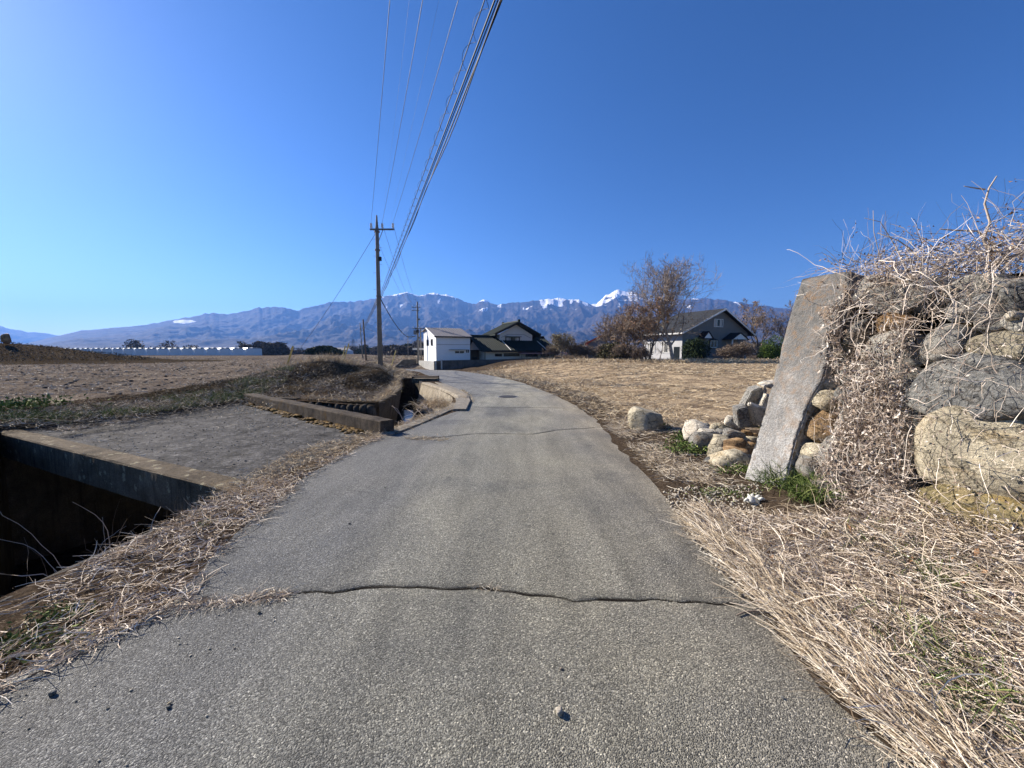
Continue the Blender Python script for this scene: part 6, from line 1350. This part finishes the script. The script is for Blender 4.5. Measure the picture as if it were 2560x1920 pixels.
def bush(name, lab, cat, c, size, n, lsz, m, seed, clumps=14, grp=None, stem=True, flat_=.0):
    """leafy bush: leaf-size faces gathered in clumps through the volume"""
    r = np.random.default_rng(seed); o = thing(name, lab, cat, tuple(c), grp); size = np.array(size, float)
    u = r.normal(size=(clumps, 3)); u /= np.linalg.norm(u, axis=1)[:, None]; u[:, 2] = np.abs(u[:, 2]) * 1.0; cc = u * r.uniform(.35, .85, (clumps, 1)) * size / 2 * np.array([1, 1, 1.75]); 
    k = r.integers(0, clumps, n); p = r.normal(size=(n, 3)); p /= np.linalg.norm(p, axis=1)[:, None]; p = p * r.uniform(.4, 1, (n, 1)) ** .5 * size * r.uniform(.22, .30)
    P = np.array(c) + cc[k] + p * np.array([1, 1, .8]); P[:, 2] = np.maximum(P[:, 2], c[2] + .02)
    leaves('foliage', P, lsz, M[m], o, None)
    if stem:
        mb = MB()
        for j in range(5): a = j * 1.26; mb.tube([Vector(c) - UZ * .1, Vector(c) + Vector((math.cos(a) * size[0] * .15, math.sin(a) * size[1] * .15, size[2] * .6))], [.05, .02], 5)
        mb.build('stem', M['bark'], o)
    return o
def gz_(px, D): x = xat(px, D); return Vector((x, D, h1(x, D)))
make_tree('bare_tree', 'tallest bare grey tree in front of the grey house', 'tree', gz_(1454, 46), 10.6, 7.4, .22, 12, 24, 3, .95, 3, bark='bark_pale', first=.16, twr=.026)
zz_ = 7.0
make_tree('oak_tree', 'slender tree keeping rusty brown leaves left of the tall bare tree', 'tree', gz_(1402, 47.5), 8.6, 3.6, .15, 23, 14, 3, .75, 4, 650, 'oakleaf', .14, first=.18, leaf_bias=lambda p: np.clip((8.6 - p[:, 2]) / 4, .02, 1) * np.clip((17.9 - p[:, 0]) / 2.5 + .35, .03, 1), twr=.03)
make_tree('oak_tree', 'low rusty leaved tree hanging before the white side wall', 'tree', gz_(1396, 46), 6.0, 3.6, .11, 29, 13, 3, .5, 4, 750, 'oakleaf', .13, first=.2, twr=.028)
make_tree('bare_tree', 'spreading many stemmed bare tree left of the oak', 'tree', gz_(1366, 50), 6.4, 3.4, .16, 31, 11, 2, .8, 6, fork=6, lean=-.35, twr=.034)
make_tree('bare_tree', 'bare tree with a few orange leaves right of the grey house', 'tree', gz_(1640, 62), 7.6, 5.0, .2, 37, 12, 3, .7, 3, 420, 'oakleaf', .14, fork=0, first=.12, twr=.034)
make_tree('bare_tree', 'upright bare twiggy tree right next to the concrete pillar', 'tree', gz_(1712, 60), 7.6, 3.0, .12, 41, 12, 2, 1.5, 6, fork=3, twr=.034)
make_tree('bare_tree', 'small bare garden tree in front of the white side wall', 'tree', gz_(1425, 44.5), 3.0, 1.3, .06, 43, 8, 2, .4, 3, twr=.014)
bush('conifer_shrub', 'broad dull olive conifer shrub below the bare trees', 'bush', gz_(1333, 49), (4.4, 4, 3.2), 9000, .13, 'olivefol', 3, 20)
bush('pine_tree', 'small dark pine in front of the grey gable wall', 'tree', gz_(1507, 52), (3.6, 3, 4.6), 8000, .11, 'conifer', 5, 18)
bush('round_bush', 'bright green clipped round bush right of the grey house', 'bush', gz_(1672, 52), (3.3, 3.3, 3.9), 9000, .08, 'juniper', 7, 22); bush('round_bush', 'darker green round bush touching the pillar edge', 'bush', gz_(1695, 54), (3.6, 3.6, 4.1), 8000, .08, 'juniper', 8, 22)
make_tree('brown_shrub', 'low brown twiggy shrub before the grey house porch', 'bush', gz_(1600, 49), 1.7, 1.9, .06, 51, 9, 2, .5, 5, 900, 'scrub', .08, fork=7, twr=.02)
make_tree('brown_shrub', 'brown twiggy shrub at the right corner of the grey house', 'bush', gz_(1570, 49.5), 1.3, 1.5, .05, 52, 8, 2, .5, 5, 500, 'scrub', .08, fork=6, twr=.02)
make_tree('pale_shrub', 'pale fluffy shrub at the right end of the tiled house', 'bush', gz_(1213, 61), 3.6, 2.0, .08, 61, 10, 2, .9, 5, 2600, 'paleleaf', .10, fork=5, bark='bark_pale', twr=.022)
for i, (px, D, hh, mm, lab) in enumerate(((1243, 62, 2.2, 'scrub', 'brown bare thicket just right of the pale shrub'), (1268, 61, 1.5, 'scrub', 'bare brown thicket below the red roof'), (1297, 58, 1.2, 'scrub', 'dark thicket between red roof and olive conifer'), (1345, 47, 1.8, 'olivefol', 'low dark undergrowth under the many stemmed tree'), (1385, 46, 1.1, 'scrub', 'short undergrowth at the foot of the oak'), (1195, 64, 2.0, 'wood_far', 'dark bush against the right end of the tiled roof'))):
    make_tree('thicket', lab, 'bush', gz_(px, D), hh, 1.5, .05, 70 + i, 8, 2, .7, 6, 700, mm, .09, fork=6, twr=.025)
for px, py, D in ((1216, 752, 60.3), (1230, 757, 60.4)):
    pass
# horizon trees and hedges
def canopy(name, lab, px0, px1, ytop, D, m, n, lsz, seed, cat='trees', dep=6, grp=None):
    r = np.random.default_rng(seed); x0, x1 = xat(px0, D), xat(px1, D); zt_ = at(px0, ytop, D).z; zb_ = h1((x0 + x1) / 2, D) - .5
    t = r.uniform(0, 1, n); env = (.55 + .45 * np.sqrt(np.clip(1 - (2 * t - 1) ** 2, 0, 1))) * (1 + .62 * fbm(t * (x1 - x0) / 4, t * 0 + seed, 3, seed))
    P = np.c_[x0 + (x1 - x0) * t, D + r.uniform(0, dep, n), zb_ + (zt_ - zb_) * env * r.uniform(0, 1, n) ** .7]
    o = thing(name, lab, cat, ((x0 + x1) / 2, D, zb_), grp); leaves('crown', P, lsz, M[m], o, None)
    mb = MB()
    for k in range(max(2, int((x1 - x0) / 4))): xx = r.uniform(x0, x1); mb.tube([Vector((xx, D + dep / 2, zb_)), Vector((xx, D + dep / 2, zb_ + (zt_ - zb_) * .7))], .15, 5)
    mb.build('trunk', M['bark'], o)
canopy('hedge', 'dense dark evergreen hedge on the horizon left of the path poles', 657, 727, 753, 95, 'conifer', 7000, .25, 1, 'hedge')
canopy('tree_clump', 'brown bare trees standing at the right end of the greenhouses', 515, 560, 737, 170, 'wood_far', 2500, .5, 2)
canopy('tree_clump', 'lower brown trees between greenhouse end and hedge', 560, 612, 742, 165, 'wood_far', 2600, .5, 3)
canopy('tree', 'round bush standing above the middle of the greenhouse roofs', 266, 296, 741, 190, 'wood_far', 900, .5, 4, 'tree')
canopy('tree_clump', 'low dark bushes behind the greenhouses right of the round bush', 335, 372, 746, 200, 'wood_far', 700, .5, 5); canopy('tree_clump', 'low thin bushes far behind the greenhouse roofs', 372, 420, 748, 205, 'wood_far', 700, .5, 15)
canopy('tree', 'single small dark tree above the greenhouse roofs', 510, 520, 738, 200, 'conifer', 300, .5, 16, 'tree')
for i, (a, b_, yt, D, mm) in enumerate(((612, 660, 755, 230, 'wood_far'), (725, 770, 751, 260, 'wood_far'), (765, 800, 747, 250, 'conifer'), (795, 838, 749, 240, 'wood_far'), (822, 866, 742, 200, 'wood_far'), (862, 886, 744, 230, 'conifer'), (880, 925, 741, 210, 'wood_far'), (838, 905, 752, 160, 'wood_far'), (1180, 1260, 745, 220, 'wood_far'), (1240, 1330, 744, 200, 'wood_far'), (1560, 1700, 742, 150, 'wood_far'))):
    labs = ('low dark trees behind the yellow guy guard', 'dark distant trees behind the path poles', 'dark conifers behind the near utility pole', 'brown distant wood right of the near utility pole', 'taller rounded brown wood in the gap before the white building', 'pointed dark conifers in the gap before the white building', 'brown wood touching the white building', 'lower brown brush in front of the distant wood', 'distant trees behind the pale shrub', 'distant trees behind the red roof', 'distant trees behind the round green bush')
    canopy('tree_clump', labs[i], a, b_, yt, D, mm, 1900, .55, 20 + i, 'trees', 12)
canopy('wood', 'long far dark belt of woodland at the foot of the mountains', -300, 2300, 753, 600, 'wood_far', 9000, 2.2, 40, 'trees', 60)
bo = at(13, 733, 40); zt_ = at(13, 722, 40).z
o = rock('round_boulder', M['rock_brown'], (bo.x, 40, (h1(bo.x, 40) + zt_) / 2), (.75, .7, zt_ - h1(bo.x, 40) + .2), 990, 0, 0, 3); tag(o, 'brown rounded boulder perched on the bank at the far left', 'boulder')
